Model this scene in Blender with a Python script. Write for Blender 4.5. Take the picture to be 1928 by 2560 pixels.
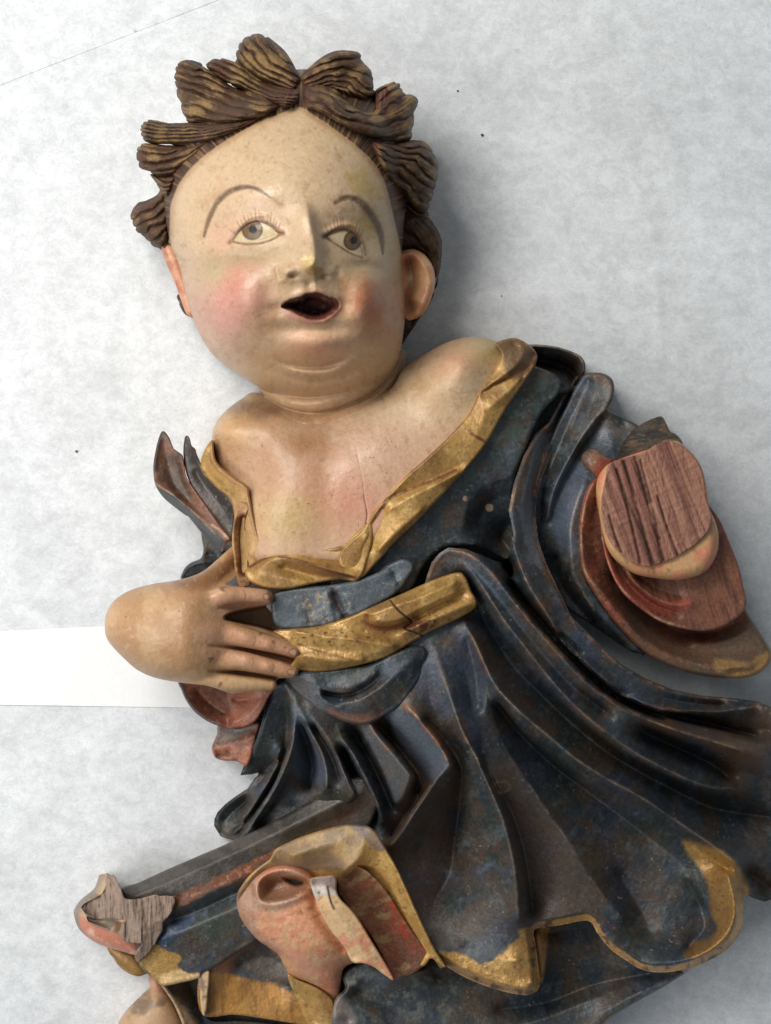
import bpy, math, random
import numpy as np

for o in list(bpy.data.objects):
    bpy.data.objects.remove(o)
SC = bpy.context.scene
COL = SC.collection

# ---------------------------------------------------------------- camera, world, lamps, exposure
S = 0.0003            # metres per unit of the working grid (one unit = 0.3 mm on the table)
HC = 3000.0           # camera height in the same units
CX, CY = 964.0, 1280.0
cam_d = bpy.data.cameras.new('camera')
cam = bpy.data.objects.new('camera', cam_d)
COL.objects.link(cam)
cam.location = (0, 0, HC * S)
cam_d.sensor_fit = 'VERTICAL'
cam_d.angle = 2 * math.atan(1280.0 / HC)
cam_d.clip_start = 0.01
cam_d.clip_end = 50
SC.camera = cam

W = bpy.data.worlds.new('World')
SC.world = W
W.use_nodes = True
bg = W.node_tree.nodes['Background']
bg.inputs['Color'].default_value = (0.86, 0.93, 1.0, 1)
bg.inputs['Strength'].default_value = 0.235


def area(name, loc, target, sx, sy, power, col):
    d = bpy.data.lights.new(name, 'AREA')
    d.shape = 'RECTANGLE'
    d.size, d.size_y = sx, sy
    d.energy = power
    d.color = col
    o = bpy.data.objects.new(name, d)
    COL.objects.link(o)
    o.location = loc
    v = (target[0] - loc[0], target[1] - loc[1], target[2] - loc[2])
    from mathutils import Vector
    o.rotation_euler = Vector(v).to_track_quat('-Z', 'Y').to_euler()
    return o


area('ceiling_lamp', (-0.58, 0.60, 1.02), (-0.10, 0, 0.0), 0.75, 0.40, 14.4, (1.0, 0.965, 0.91))
area('window_lamp', (-0.98, -0.34, 0.92), (-0.12, -0.12, 0), 0.7, 0.7, 8.4, (1.0, 0.985, 0.96))
SC.view_settings.view_transform = 'Standard'
SC.view_settings.look = 'None'
SC.view_settings.exposure = 0
SC.view_settings.gamma = 1
SC.cycles.use_denoising = True
SC.cycles.max_bounces = 6


# ---------------------------------------------------------------- numeric helpers
def sr(r, g, b, k=1.0):
    c = np.array([r, g, b], float) / 255.0
    c = np.where(c <= 0.04045, c / 12.92, ((c + 0.055) / 1.055) ** 2.4) * k
    return np.minimum(c, 0.95).astype(np.float32)


def crop(x0, y0, k):
    def f(*p):
        out = []
        for q in p:
            out.append((x0 + q[0] * k, y0 + q[1] * k) + tuple(q[2:]))
        return out
    return f


A = crop(300, 60, 840 / 1666)
B = crop(380, 420, 760 / 1666)
C = crop(360, 820, 1100 / 1666)
D = crop(1130, 820, 798 / 1666)
E = crop(240, 1380, 960 / 1666)
F = crop(160, 1960, 940 / 1666)
Hc = crop(900, 2000, 1028 / 1666)
I = crop(480, 1640, 700 / 1666)
J = crop(1028, 1340, 900 / 1666)
K = crop(320, 1040, 440 / 1666)
L = crop(140, 2100, 560 / 1666)
M = crop(560, 2040, 560 / 1666)
P = crop(0, 0, 1928 / 1666)


def spl(pts, closed=False, n=6):
    """Catmull-Rom through the points (any number of columns)."""
    w = max(len(p) for p in pts)
    p = np.array([tuple(q) + (0,) * (w - len(q)) for q in pts], float)
    m = len(p)
    if m < 3 and not closed:
        t = np.linspace(0, 1, n * 2 + 1)[:, None]
        return p[0] * (1 - t) + p[-1] * t
    out = []
    rng = range(m) if closed else range(m - 1)
    for i in rng:
        if closed:
            a, b, c, d = p[(i - 1) % m], p[i], p[(i + 1) % m], p[(i + 2) % m]
        else:
            b, c = p[i], p[i + 1]
            a = p[i - 1] if i > 0 else 2 * b - c
            d = p[i + 2] if i + 2 < m else 2 * c - b
        for t in np.linspace(0, 1, n, endpoint=False):
            q = 0.5 * ((2 * b) + (-a + c) * t + (2 * a - 5 * b + 4 * c - d) * t * t + (-a + 3 * b - 3 * c + d) * t ** 3)
            out.append(q)
    if not closed:
        out.append(p[-1])
    return np.array(out)


def sdf(X, Y, poly):
    """signed distance to a closed polygon, positive inside"""
    X = X.astype(np.float32)
    Y = Y.astype(np.float32)
    best = np.full(X.shape, 1e12, np.float32)
    ins = np.zeros(X.shape, bool)
    n = len(poly)
    for i in range(n):
        x0, y0 = poly[i][0], poly[i][1]
        x1, y1 = poly[(i + 1) % n][0], poly[(i + 1) % n][1]
        dx, dy = x1 - x0, y1 - y0
        L2 = dx * dx + dy * dy
        if L2 < 1e-9:
            continue
        t = np.clip(((X - x0) * dx + (Y - y0) * dy) / L2, 0, 1)
        q = (X - x0 - t * dx) ** 2 + (Y - y0 - t * dy) ** 2
        np.minimum(best, q, out=best)
        if abs(dy) > 1e-9:
            c = ((y0 > Y) != (y1 > Y)) & (X < (dx * (Y - y0) / dy + x0))
            ins ^= c
    d = np.sqrt(best)
    return np.where(ins, d, -d)


def pdist(X, Y, pts):
    """distance to an open polyline, parameter 0..1 along it, signed side offset and interpolated third column"""
    pts = np.asarray(pts, float)
    seg = np.hypot(np.diff(pts[:, 0]), np.diff(pts[:, 1]))
    cum = np.concatenate([[0], np.cumsum(seg)])
    tot = max(cum[-1], 1e-9)
    best = np.full(X.shape, 1e12, np.float32)
    par = np.zeros(X.shape, np.float32)
    sd = np.ones(X.shape, np.float32)
    for i in range(len(seg)):
        if seg[i] < 1e-6:
            continue
        x0, y0 = pts[i][0], pts[i][1]
        dx, dy = pts[i + 1][0] - x0, pts[i + 1][1] - y0
        t = np.clip(((X - x0) * dx + (Y - y0) * dy) / seg[i] ** 2, 0, 1)
        q = (X - x0 - t * dx) ** 2 + (Y - y0 - t * dy) ** 2
        m = q < best
        best = np.where(m, q, best)
        par = np.where(m, (cum[i] + t * seg[i]) / tot, par)
        cr = dx * (Y - y0) - dy * (X - x0)
        sd = np.where(m, np.sign(cr), sd)
    return np.sqrt(best), par, sd


def blur(Z, s):
    if s < 0.3:
        return Z
    r = int(math.ceil(s * 2.6))
    k = np.exp(-0.5 * (np.arange(-r, r + 1) / s) ** 2)
    k /= k.sum()
    for ax in (0, 1):
        pad = [(0, 0), (0, 0)]
        pad[ax] = (r, r)
        Q = np.pad(Z, pad, mode='edge')
        R = np.zeros_like(Z)
        n = Z.shape[ax]
        for i, w in enumerate(k):
            R += w * (Q[i:i + n, :] if ax == 0 else Q[:, i:i + n])
        Z = R
    return Z


def _up(Zc, shape):
    Q = np.repeat(np.repeat(Zc, 2, 0), 2, 1)
    Q = np.pad(Q, ((0, max(0, shape[0] - Q.shape[0])), (0, max(0, shape[1] - Q.shape[1]))), mode='edge')
    Q = Q[:shape[0], :shape[1]]
    return blur(Q, 0.9)


def membrane(fix, val, its=50):
    """smooth sheet through the fixed cells"""
    sh = fix.shape
    if min(sh) > 8:
        h, w = (sh[0] + 1) // 2, (sh[1] + 1) // 2
        f = np.pad(fix, ((0, h * 2 - sh[0]), (0, w * 2 - sh[1])))
        v = np.pad(np.where(fix, val, 0), ((0, h * 2 - sh[0]), (0, w * 2 - sh[1])))
        c = f.reshape(h, 2, w, 2).sum((1, 3))
        s = v.reshape(h, 2, w, 2).sum((1, 3))
        Zc = membrane(c > 0, s / np.maximum(c, 1), its)
        Z = _up(Zc, sh)
    else:
        Z = np.full(sh, val[fix].mean() if fix.any() else 0.0)
        its = 200
    Z = np.where(fix, val, Z)
    for _ in range(its):
        Q = np.pad(Z, 1, mode='edge')
        Z = 0.25 * (Q[:-2, 1:-1] + Q[2:, 1:-1] + Q[1:-1, :-2] + Q[1:-1, 2:])
        Z = np.where(fix, val, Z)
    return Z


def inflate(mask, step, its=60):
    """u with laplacian -4, zero outside: sqrt(u) is a hemisphere over a disc"""
    sh = mask.shape
    if min(sh) > 12:
        h, w = (sh[0] + 1) // 2, (sh[1] + 1) // 2
        f = np.pad(mask, ((0, h * 2 - sh[0]), (0, w * 2 - sh[1])))
        Z = _up(inflate(f.reshape(h, 2, w, 2).mean((1, 3)) >= 0.5, step * 2, its), sh)
    else:
        Z = np.zeros(sh)
        its = 150
    Z = np.where(mask, Z, 0)
    for _ in range(its):
        Q = np.pad(Z, 1)
        Z = 0.25 * (Q[:-2, 1:-1] + Q[2:, 1:-1] + Q[1:-1, :-2] + Q[1:-1, 2:]) + step * step
        Z = np.where(mask, Z, 0)
    return Z


def tps(X, Y, pts):
    p = np.array(pts, float)
    n = len(p)
    sc = 300.0
    xy = p[:, :2] / sc
    def U(r2):
        return np.where(r2 > 1e-12, r2 * np.log(np.maximum(r2, 1e-12)), 0)
    r2 = ((xy[:, None] - xy[None]) ** 2).sum(-1)
    Kk = U(r2) + np.eye(n) * 1e-3
    Pm = np.hstack([np.ones((n, 1)), xy])
    Am = np.zeros((n + 3, n + 3))
    Am[:n, :n] = Kk
    Am[:n, n:] = Pm
    Am[n:, :n] = Pm.T
    w = np.linalg.solve(Am, np.concatenate([p[:, 2], np.zeros(3)]))
    Z = w[n] + w[n + 1] * X / sc + w[n + 2] * Y / sc
    for i in range(n):
        Z = Z + w[i] * U((X / sc - xy[i, 0]) ** 2 + (Y / sc - xy[i, 1]) ** 2)
    return Z


_T = {}


def vnoise(X, Y, s, seed=0):
    if seed not in _T:
        q = np.random.RandomState(seed + 7).rand(257, 257).astype(np.float32)
        q[256, :] = q[0, :]
        q[:, 256] = q[:, 0]
        _T[seed] = q
    T = _T[seed]
    x = X / s + 1000
    y = Y / s + 1000
    xi = np.floor(x).astype(int)
    yi = np.floor(y).astype(int)
    fx = x - xi
    fy = y - yi
    fx = fx * fx * (3 - 2 * fx)
    fy = fy * fy * (3 - 2 * fy)
    xi %= 256
    yi %= 256
    return (T[yi, xi] * (1 - fx) + T[yi, xi + 1] * fx) * (1 - fy) + (T[yi + 1, xi] * (1 - fx) + T[yi + 1, xi + 1] * fx) * fy


def fbm(X, Y, s, seed=0, o=4):
    r = 0
    a = 1.0
    t = 0
    for i in range(o):
        # turned between octaves so the lattice does not show
        c, q = math.cos(0.7 * i + 0.4), math.sin(0.7 * i + 0.4)
        r = r + a * vnoise(X * c - Y * q, X * q + Y * c, s, seed * 11 + i)
        t += a
        a *= 0.55
        s *= 0.5
    return r / t


def sst(x, a, b):
    t = np.clip((x - a) / (b - a), 0, 1)
    return t * t * (3 - 2 * t)


def smax(a, b, k):
    return 0.5 * (a + b + np.sqrt((a - b) ** 2 + k * k))


def mix(c, col, m):
    m = np.clip(m, 0, 1)[..., None]
    return c * (1 - m) + np.asarray(col) * m


def flat(X, col):
    return np.broadcast_to(np.asarray(col, np.float32), X.shape + (3,)).copy()


def gau(X, Y, p, sx, sy=None, rot=0):
    sy = sy or sx
    c, q = math.cos(rot), math.sin(rot)
    dx, dy = X - p[0], Y - p[1]
    u, v = dx * c + dy * q, -dx * q + dy * c
    return np.exp(-0.5 * ((u / sx) ** 2 + (v / sy) ** 2))


class Grid:
    def __init__(g, poly, step, pad=12):
        g.step = step
        x0, y0 = poly[:, 0].min() - pad, poly[:, 1].min() - pad
        x1, y1 = poly[:, 0].max() + pad, poly[:, 1].max() + pad
        g.x = np.arange(x0, x1 + step, step).astype(np.float32)
        g.y = np.arange(y0, y1 + step, step).astype(np.float32)
        g.X, g.Y = np.meshgrid(g.x, g.y)
        g.poly = poly
        g.d = sdf(g.X, g.Y, poly)

    def mem(g, lines, blur_px=4, its=50):
        """lines: (points, z0, z1) or (points with z as third column,)"""
        fix = np.zeros(g.X.shape)
        val = np.zeros(g.X.shape)
        for ln in lines:
            pts = ln[0]
            if len(ln) > 1:
                q = spl([p[:2] for p in pts])
                seg = np.concatenate([[0], np.cumsum(np.hypot(np.diff(q[:, 0]), np.diff(q[:, 1])))])
                zz = np.interp(seg / max(seg[-1], 1e-9), np.linspace(0, 1, len(ln) - 1), ln[1:]) if len(ln) > 2 else np.full(len(q), ln[1], float)
                q = np.column_stack([q[:, :2], zz])
            else:
                q = spl(pts)
            seg = np.concatenate([[0], np.cumsum(np.hypot(np.diff(q[:, 0]), np.diff(q[:, 1])))])
            n = int(seg[-1] / (g.step * 0.4)) + 2
            t = np.linspace(0, seg[-1], n)
            xs, ys, zs = np.interp(t, seg, q[:, 0]), np.interp(t, seg, q[:, 1]), np.interp(t, seg, q[:, 2])
            ci = np.round((xs - g.x[0]) / g.step).astype(int)
            ri = np.round((ys - g.y[0]) / g.step).astype(int)
            ok = (ci >= 0) & (ri >= 0) & (ci < len(g.x)) & (ri < len(g.y))
            np.add.at(fix, (ri[ok], ci[ok]), 1)
            np.add.at(val, (ri[ok], ci[ok]), zs[ok])
        m = fix > 0
        Z = membrane(m, np.where(m, val / np.maximum(fix, 1), 0), its)
        return blur(Z, blur_px / g.step)

    def line(g, pts, w, soft=None):
        """soft mask round a polyline"""
        d, t, s = pdist(g.X, g.Y, spl(pts) if len(pts) > 2 else np.array(pts, float))
        return 1 - sst(d, w * 0.4, w * 1.6) if soft is None else np.exp(-0.5 * (d / w) ** 2)

    def area(g, pts, soft=4, rough=0, seed=3, closed_smooth=True):
        d = sdf(g.X, g.Y, spl(pts, True) if closed_smooth else np.array(pts))
        if rough:
            d = d + (fbm(g.X, g.Y, rough * 3, seed) - 0.5) * 2 * rough
        return sst(d, -soft, soft)


def rnd(d, r, h):
    """drop of a rounded edge of radius r and depth h"""
    t = np.clip(d / r, 0, 1)
    return -h * (1 - np.sqrt(np.maximum(1 - (1 - t) ** 2, 0)))


def unproject(x, y, z):
    k = 1 - z / HC
    return np.stack([(x - CX) * S * k, (CY - y) * S * k, z * S], -1)


def mesh_from(name, co, faces, col, surf, mat, parent):
    me = bpy.data.meshes.new(name)
    nv = len(co)
    me.vertices.add(nv)
    me.vertices.foreach_set('co', np.asarray(co, np.float32).ravel())
    nf = len(faces)
    me.loops.add(nf * 4)
    me.loops.foreach_set('vertex_index', np.asarray(faces, np.int32).ravel())
    me.polygons.add(nf)
    me.polygons.foreach_set('loop_start', np.arange(0, nf * 4, 4, dtype=np.int32))
    me.polygons.foreach_set('loop_total', np.full(nf, 4, np.int32))
    me.update(calc_edges=True)
    me.polygons.foreach_set('use_smooth', np.ones(nf, bool))
    for nm, arr in (('Paint', col), ('Surf', surf)):
        at = me.color_attributes.new(nm, 'FLOAT_COLOR', 'POINT')
        q = np.ones((nv, 4), np.float32)
        q[:, :3] = arr
        at.data.foreach_set('color', q.ravel())
    me.materials.append(mat)
    me.validate()
    o = bpy.data.objects.new(name, me)
    COL.objects.link(o)
    if parent is not None:
        o.parent = parent
    return o


def build(name, g, Z, col, mat, parent=None, zbot=20.0, inset=0.05, thick=None, rough=0.45, metal=0.0, bump=1.0, label=None, zlow=None):
    """turn a height sheet clipped by g.d into a closed solid carved piece"""
    d = g.d
    inside = d > 0
    cell = inside[:-1, :-1] | inside[1:, :-1] | inside[:-1, 1:] | inside[1:, 1:]
    gy, gx = np.gradient(d, g.step)
    nl = np.maximum(np.hypot(gx, gy), 1e-6)
    out = d < 0
    sh = np.clip(-d / np.clip(nl, 0.6, 1.5), 0, 1.6 * g.step)
    X = np.where(out, g.X + sh * gx / nl, g.X)
    Y = np.where(out, g.Y + sh * gy / nl, g.Y)
    H_, W_ = d.shape
    idx = np.arange(H_ * W_).reshape(H_, W_)
    q = np.stack([idx[:-1, :-1], idx[1:, :-1], idx[1:, 1:], idx[:-1, 1:]], -1)[cell]
    used = np.unique(q)
    mp = np.full(H_ * W_, -1)
    mp[used] = np.arange(len(used))
    q = mp[q]
    xs, ys, zs = X.ravel()[used], Y.ravel()[used], Z.ravel()[used]
    cs = col.reshape(-1, 3)[used]
    sf = np.zeros((len(used), 3), np.float32)
    for i, v in enumerate((rough, metal, bump)):
        sf[:, i] = v.ravel()[used] if isinstance(v, np.ndarray) else v
    # boundary edges
    e = np.concatenate([q[:, [0, 1]], q[:, [1, 2]], q[:, [2, 3]], q[:, [3, 0]]])
    key = np.sort(e, 1)
    kk = key[:, 0].astype(np.int64) * len(used) + key[:, 1]
    u, inv, cnt = np.unique(kk, return_inverse=True, return_counts=True)
    be = e[cnt[inv] == 1]
    bv = np.unique(be)
    bm = np.full(len(used), -1)
    nb = len(bv)
    bm[bv] = np.arange(nb)
    nx = (gx / nl).ravel()[used][bv]
    ny = (gy / nl).ravel()[used][bv]
    zb = (zs[bv] - thick) if thick is not None else np.minimum(np.full(nb, float(zbot)), zs[bv] - 2)
    if zlow is not None:
        zl = np.minimum(zlow.ravel()[used], zs - 1.0)
        zb = zl[bv]
    hh = zs[bv] - zb
    hi = np.minimum(hh * inset, 0.55 * d.max())
    n0 = len(used)
    rows = [(xs[bv], ys[bv], zs[bv]),
            (xs[bv] + nx * hi * 0.25, ys[bv] + ny * hi * 0.25, zs[bv] - hh * 0.5),
            (xs[bv] + nx * hi, ys[bv] + ny * hi, zb)]
    AX, AY, AZ, AC, AS = [xs], [ys], [zs], [cs], [sf]
    faces = [q]
    for r in rows:
        AX.append(r[0]); AY.append(r[1]); AZ.append(r[2]); AC.append(cs[bv]); AS.append(sf[bv])
    for k in range(2):
        o0, o1 = n0 + k * nb, n0 + (k + 1) * nb
        a, b = bm[be[:, 0]], bm[be[:, 1]]
        faces.append(np.stack([b + o0, a + o0, a + o1, b + o1], -1))
    if zlow is not None or thick is not None:
        nn = n0 + 3 * nb
        AX.append(xs); AY.append(ys); AZ.append(zl if zlow is not None else zs - thick); AC.append(cs); AS.append(sf)
        faces.append(q[:, ::-1] + nn)
    co = unproject(np.concatenate(AX), np.concatenate(AY), np.concatenate(AZ))
    o = mesh_from(name, co, np.concatenate(faces), np.concatenate(AC), np.concatenate(AS), mat, parent)
    if label:
        o['label'] = label
    return o


# ---------------------------------------------------------------- materials
def nodes_of(name):
    m = bpy.data.materials.new(name)
    m.use_nodes = True
    nt = m.node_tree
    return m, nt, nt.nodes['Principled BSDF']


def painted(name, grain=(900, 900, 900), gmix=0.25, bump_d=0.00025, bump_scale=700, coat=0.0, spots=0.0, spec=0.5):
    m, nt, b = nodes_of(name)
    N, Lk = nt.nodes, nt.links
    at = N.new('ShaderNodeAttribute'); at.attribute_name = 'Paint'
    sf = N.new('ShaderNodeAttribute'); sf.attribute_name = 'Surf'
    sp = N.new('ShaderNodeSeparateColor')
    Lk.new(sf.outputs['Color'], sp.inputs[0])
    tc = N.new('ShaderNodeTexCoord')
    mp = N.new('ShaderNodeMapping'); mp.inputs['Scale'].default_value = grain
    Lk.new(tc.outputs['Object'], mp.inputs['Vector'])
    n1 = N.new('ShaderNodeTexNoise'); n1.inputs['Scale'].default_value = 1.0; n1.inputs['Detail'].default_value = 6
    n1.inputs['Roughness'].default_value = 0.62
    Lk.new(mp.outputs[0], n1.inputs['Vector'])
    mr = N.new('ShaderNodeMapRange')
    mr.inputs['From Min'].default_value = 0.3; mr.inputs['From Max'].default_value = 0.7
    mr.inputs['To Min'].default_value = 1 - gmix; mr.inputs['To Max'].default_value = 1 + gmix
    Lk.new(n1.outputs['Fac'], mr.inputs['Value'])
    mu = N.new('ShaderNodeVectorMath'); mu.operation = 'MULTIPLY'
    Lk.new(at.outputs['Color'], mu.inputs[0]); Lk.new(mr.outputs[0], mu.inputs[1])
    Lk.new(mu.outputs[0], b.inputs['Base Color'])
    # gloss varies with handling and dust
    n2 = N.new('ShaderNodeTexNoise'); n2.inputs['Scale'].default_value = 60; n2.inputs['Detail'].default_value = 5
    Lk.new(tc.outputs['Object'], n2.inputs['Vector'])
    ra = N.new('ShaderNodeMath'); ra.operation = 'MULTIPLY_ADD'
    ra.inputs[1].default_value = 0.35; ra.inputs[2].default_value = -0.175
    Lk.new(n2.outputs['Fac'], ra.inputs[0])
    rb = N.new('ShaderNodeMath'); rb.operation = 'ADD'; rb.use_clamp = True
    Lk.new(ra.outputs[0], rb.inputs[0]); Lk.new(sp.outputs[0], rb.inputs[1])
    Lk.new(rb.outputs[0], b.inputs['Roughness'])
    Lk.new(sp.outputs[1], b.inputs['Metallic'])
    n3 = N.new('ShaderNodeTexNoise'); n3.inputs['Scale'].default_value = bump_scale; n3.inputs['Detail'].default_value = 5
    Lk.new(tc.outputs['Object'], n3.inputs['Vector'])
    n4 = N.new('ShaderNodeTexNoise'); n4.inputs['Scale'].default_value = bump_scale * 0.22; n4.inputs['Detail'].default_value = 4
    Lk.new(tc.outputs['Object'], n4.inputs['Vector'])
    ad = N.new('ShaderNodeMath'); ad.operation = 'MULTIPLY_ADD'; ad.inputs[1].default_value = 2.2
    Lk.new(n4.outputs['Fac'], ad.inputs[0]); Lk.new(n3.outputs['Fac'], ad.inputs[2])
    ad2 = N.new('ShaderNodeMath'); ad2.operation = 'MULTIPLY'
    Lk.new(ad.outputs[0], ad2.inputs[0]); Lk.new(sp.outputs[2], ad2.inputs[1])
    bp = N.new('ShaderNodeBump'); bp.inputs['Strength'].default_value = 1.0; bp.inputs['Distance'].default_value = bump_d
    Lk.new(ad2.outputs[0], bp.inputs['Height'])
    Lk.new(bp.outputs[0], b.inputs['Normal'])
    b.inputs['Specular IOR Level'].default_value = spec
    if coat:
        b.inputs['Coat Weight'].default_value = coat
        b.inputs['Coat Roughness'].default_value = 0.25
    return m


M_SKIN = painted('flesh_paint_on_wood', (420, 420, 420), 0.10, 0.00016, 650, spec=0.5)
M_HAIR = painted('brown_hair_paint', (700, 700, 700), 0.34, 0.0003, 800, spec=0.28)
M_BLUE = painted('worn_blue_paint', (520, 520, 520), 0.26, 0.00022, 700, spec=0.5)
M_GOLD = painted('worn_gilding', (500, 500, 500), 0.15, 0.00025, 500, spec=0.5)
M_RED = painted('red_lining_paint', (520, 520, 520), 0.30, 0.00025, 650, spec=0.45)
M_WOOD = painted('bare_wood', (1500, 160, 300), 0.22, 0.0002, 900, spec=0.25)


# ---------------------------------------------------------------- the statue root
statue = bpy.data.objects.new('carved_statue', None)
COL.objects.link(statue)
statue['label'] = 'old painted wooden statue of a curly-haired child in dark blue and gold robes'
statue['category'] = 'statue'
# ---------------------------------------------------------------- the table and its covering
def cloth_material(name, base, mott, dark, rough=0.9):
    m, nt, b = nodes_of(name)
    N, Lk = nt.nodes, nt.links
    tc = N.new('ShaderNodeTexCoord')

    def noise(sc, det, ro, dist=0.0, st=None):
        mp = N.new('ShaderNodeMapping')
        mp.inputs['Scale'].default_value = st or (1, 1, 1)
        Lk.new(tc.outputs['Object'], mp.inputs['Vector'])
        n = N.new('ShaderNodeTexNoise')
        n.inputs['Scale'].default_value = sc; n.inputs['Detail'].default_value = det
        n.inputs['Roughness'].default_value = ro; n.inputs['Distortion'].default_value = dist
        Lk.new(mp.outputs[0], n.inputs['Vector'])
        return n

    def ramp(src, a, bb, lo, hi):
        r = N.new('ShaderNodeMapRange')
        r.inputs['From Min'].default_value = a; r.inputs['From Max'].default_value = bb
        r.inputs['To Min'].default_value = lo; r.inputs['To Max'].default_value = hi
        Lk.new(src.outputs['Fac'], r.inputs['Value'])
        return r
    big = ramp(noise(12, 6, 0.68, 0.4), 0.36, 0.66, 1 - mott * 0.7, 1.0)
    mid = ramp(noise(62, 9, 0.85, 0.3, (1, 1.25, 1)), 0.40, 0.58, 1 - mott, 1.0)
    fib = ramp(noise(300, 6, 0.8, 1.2), 0.34, 0.62, 1 - dark, 1.0)
    mu = N.new('ShaderNodeMath'); mu.operation = 'MULTIPLY'
    Lk.new(big.outputs[0], mu.inputs[0]); Lk.new(mid.outputs[0], mu.inputs[1])
    m2 = N.new('ShaderNodeMath'); m2.operation = 'MULTIPLY'
    Lk.new(mu.outputs[0], m2.inputs[0]); Lk.new(fib.outputs[0], m2.inputs[1])
    v = N.new('ShaderNodeVectorMath'); v.operation = 'SCALE'
    v.inputs[0].default_value = base
    Lk.new(m2.outputs[0], v.inputs['Scale'])
    Lk.new(v.outputs[0], b.inputs['Base Color'])
    b.inputs['Roughness'].default_value = rough
    b.inputs['Specular IOR Level'].default_value = 0.15
    bp = N.new('ShaderNodeBump'); bp.inputs['Distance'].default_value = 0.0005; bp.inputs['Strength'].default_value = 0.5
    Lk.new(noise(300, 6, 0.7).outputs['Fac'], bp.inputs['Height'])
    Lk.new(bp.outputs[0], b.inputs['Normal'])
    return m


def sheet_mesh(name, poly, mat, hfun, step=9.0, thick=1.2):
    """a thin sheet of material lying on the table, as a closed solid"""
    g = Grid(np.array(poly, float), step, pad=step * 2)
    z = hfun(g.X, g.Y)
    d = g.d
    inside = d > 0
    cell = inside[:-1, :-1] | inside[1:, :-1] | inside[:-1, 1:] | inside[1:, 1:]
    col = flat(g.X, (0.8, 0.8, 0.8))
    return build(name, g, z, col, mat, None, thick=thick, inset=0.0)


m_tab, nt_, b_ = nodes_of('table_laminate')
n_ = nt_.nodes.new('ShaderNodeTexNoise'); n_.inputs['Scale'].default_value = 30
r_ = nt_.nodes.new('ShaderNodeValToRGB')
r_.color_ramp.elements[0].color = (0.28, 0.29, 0.30, 1); r_.color_ramp.elements[1].color = (0.36, 0.37, 0.38, 1)
nt_.links.new(n_.outputs['Fac'], r_.inputs[0]); nt_.links.new(r_.outputs[0], b_.inputs['Base Color'])
b_.inputs['Roughness'].default_value = 0.5
tb = bpy.data.meshes.new('table_top')
tb.from_pydata([(x * 2.2, y * 2.2, z) for z in (-0.03, -0.004) for x, y in ((-1, -1), (1, -1), (1, 1), (-1, 1))], [],
               [(3, 2, 1, 0), (4, 5, 6, 7), (0, 1, 5, 4), (1, 2, 6, 5), (2, 3, 7, 6), (3, 0, 4, 7)])
tb.materials.append(m_tab)
tbo = bpy.data.objects.new('table_top', tb)
COL.objects.link(tbo)
tbo['kind'] = 'structure'

M_FELT = cloth_material('white_nonwoven_fabric', (0.83, 0.858, 0.88), 0.18, 0.15)
M_STRIP = cloth_material('smooth_white_paper', (0.87, 0.875, 0.875), 0.03, 0.02, 0.7)


def felt_h(X, Y):
    z = 2.0 + 5.0 * fbm(X, Y, 420, 5, 3) + 1.2 * fbm(X, Y, 90, 6, 3)
    for pts, h, w in (
        ([(-60, 1975), (60, 2005), (220, 2060), (380, 2110), (520, 2165)], 4.0, 12),
        ([(-60, 2090), (40, 2140), (120, 2230), (170, 2330), (190, 2450)], 3.5, 18),
        ([(-40, 2300), (60, 2380), (140, 2520)], 3.0, 20),
        ([(1180, 760), (1330, 735), (1480, 720), (1650, 690)], 2.6, 16),
        ([(1630, 560), (1645, 700), (1655, 900)], 2.2, 10),
        ([(-50, 150), (160, 90), (400, 20)], 2.5, 22),
        ([(1500, 60), (1620, 240), (1720, 480)], 2.6, 30),
        ([(1080, 240), (1240, 150), (1420, 110), (1600, 20)], 2.2, 26),
    ):
        d, t, s = pdist(X, Y, spl(pts))
        z = z + h * np.exp(-0.5 * (d / w) ** 2) * np.where(s > 0, 1.0, np.exp(-0.5 * (d / (w * 0.5)) ** 2) * 0.5 + 0.5)
    return z


sh1 = sheet_mesh('nonwoven_sheet', [(-900, -900), (2900, -900), (2900, 3500), (-900, 3500)], M_FELT, felt_h, 10.0)
sh1['label'] = 'large white nonwoven fabric sheet spread under the whole statue'
sh1['category'] = 'sheet'
sh2 = sheet_mesh('nonwoven_sheet', [(-900, 566), (-3, 214), (545, 0), (1200, -255), (1200, -900), (-900, -900)], M_FELT,
                 lambda X, Y: felt_h(X, Y) + 1.3, 10.0)
sh2['label'] = 'second white nonwoven sheet overlapping at the top left corner with a thin straight edge'
sh2['category'] = 'sheet'
sh3 = sheet_mesh('paper_strip', [(-900, 1600), (0, 1577), (260, 1565), (700, 1548), (760, 1780), (475, 1769), (0, 1762), (-900, 1750)], M_STRIP,
                 lambda X, Y: felt_h(X, Y) * 0.6 + 5.5, 8.0)
sh3['label'] = 'smooth bright white paper strip lying across the fabric under the carved hand'
sh3['category'] = 'paper strip'

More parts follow.
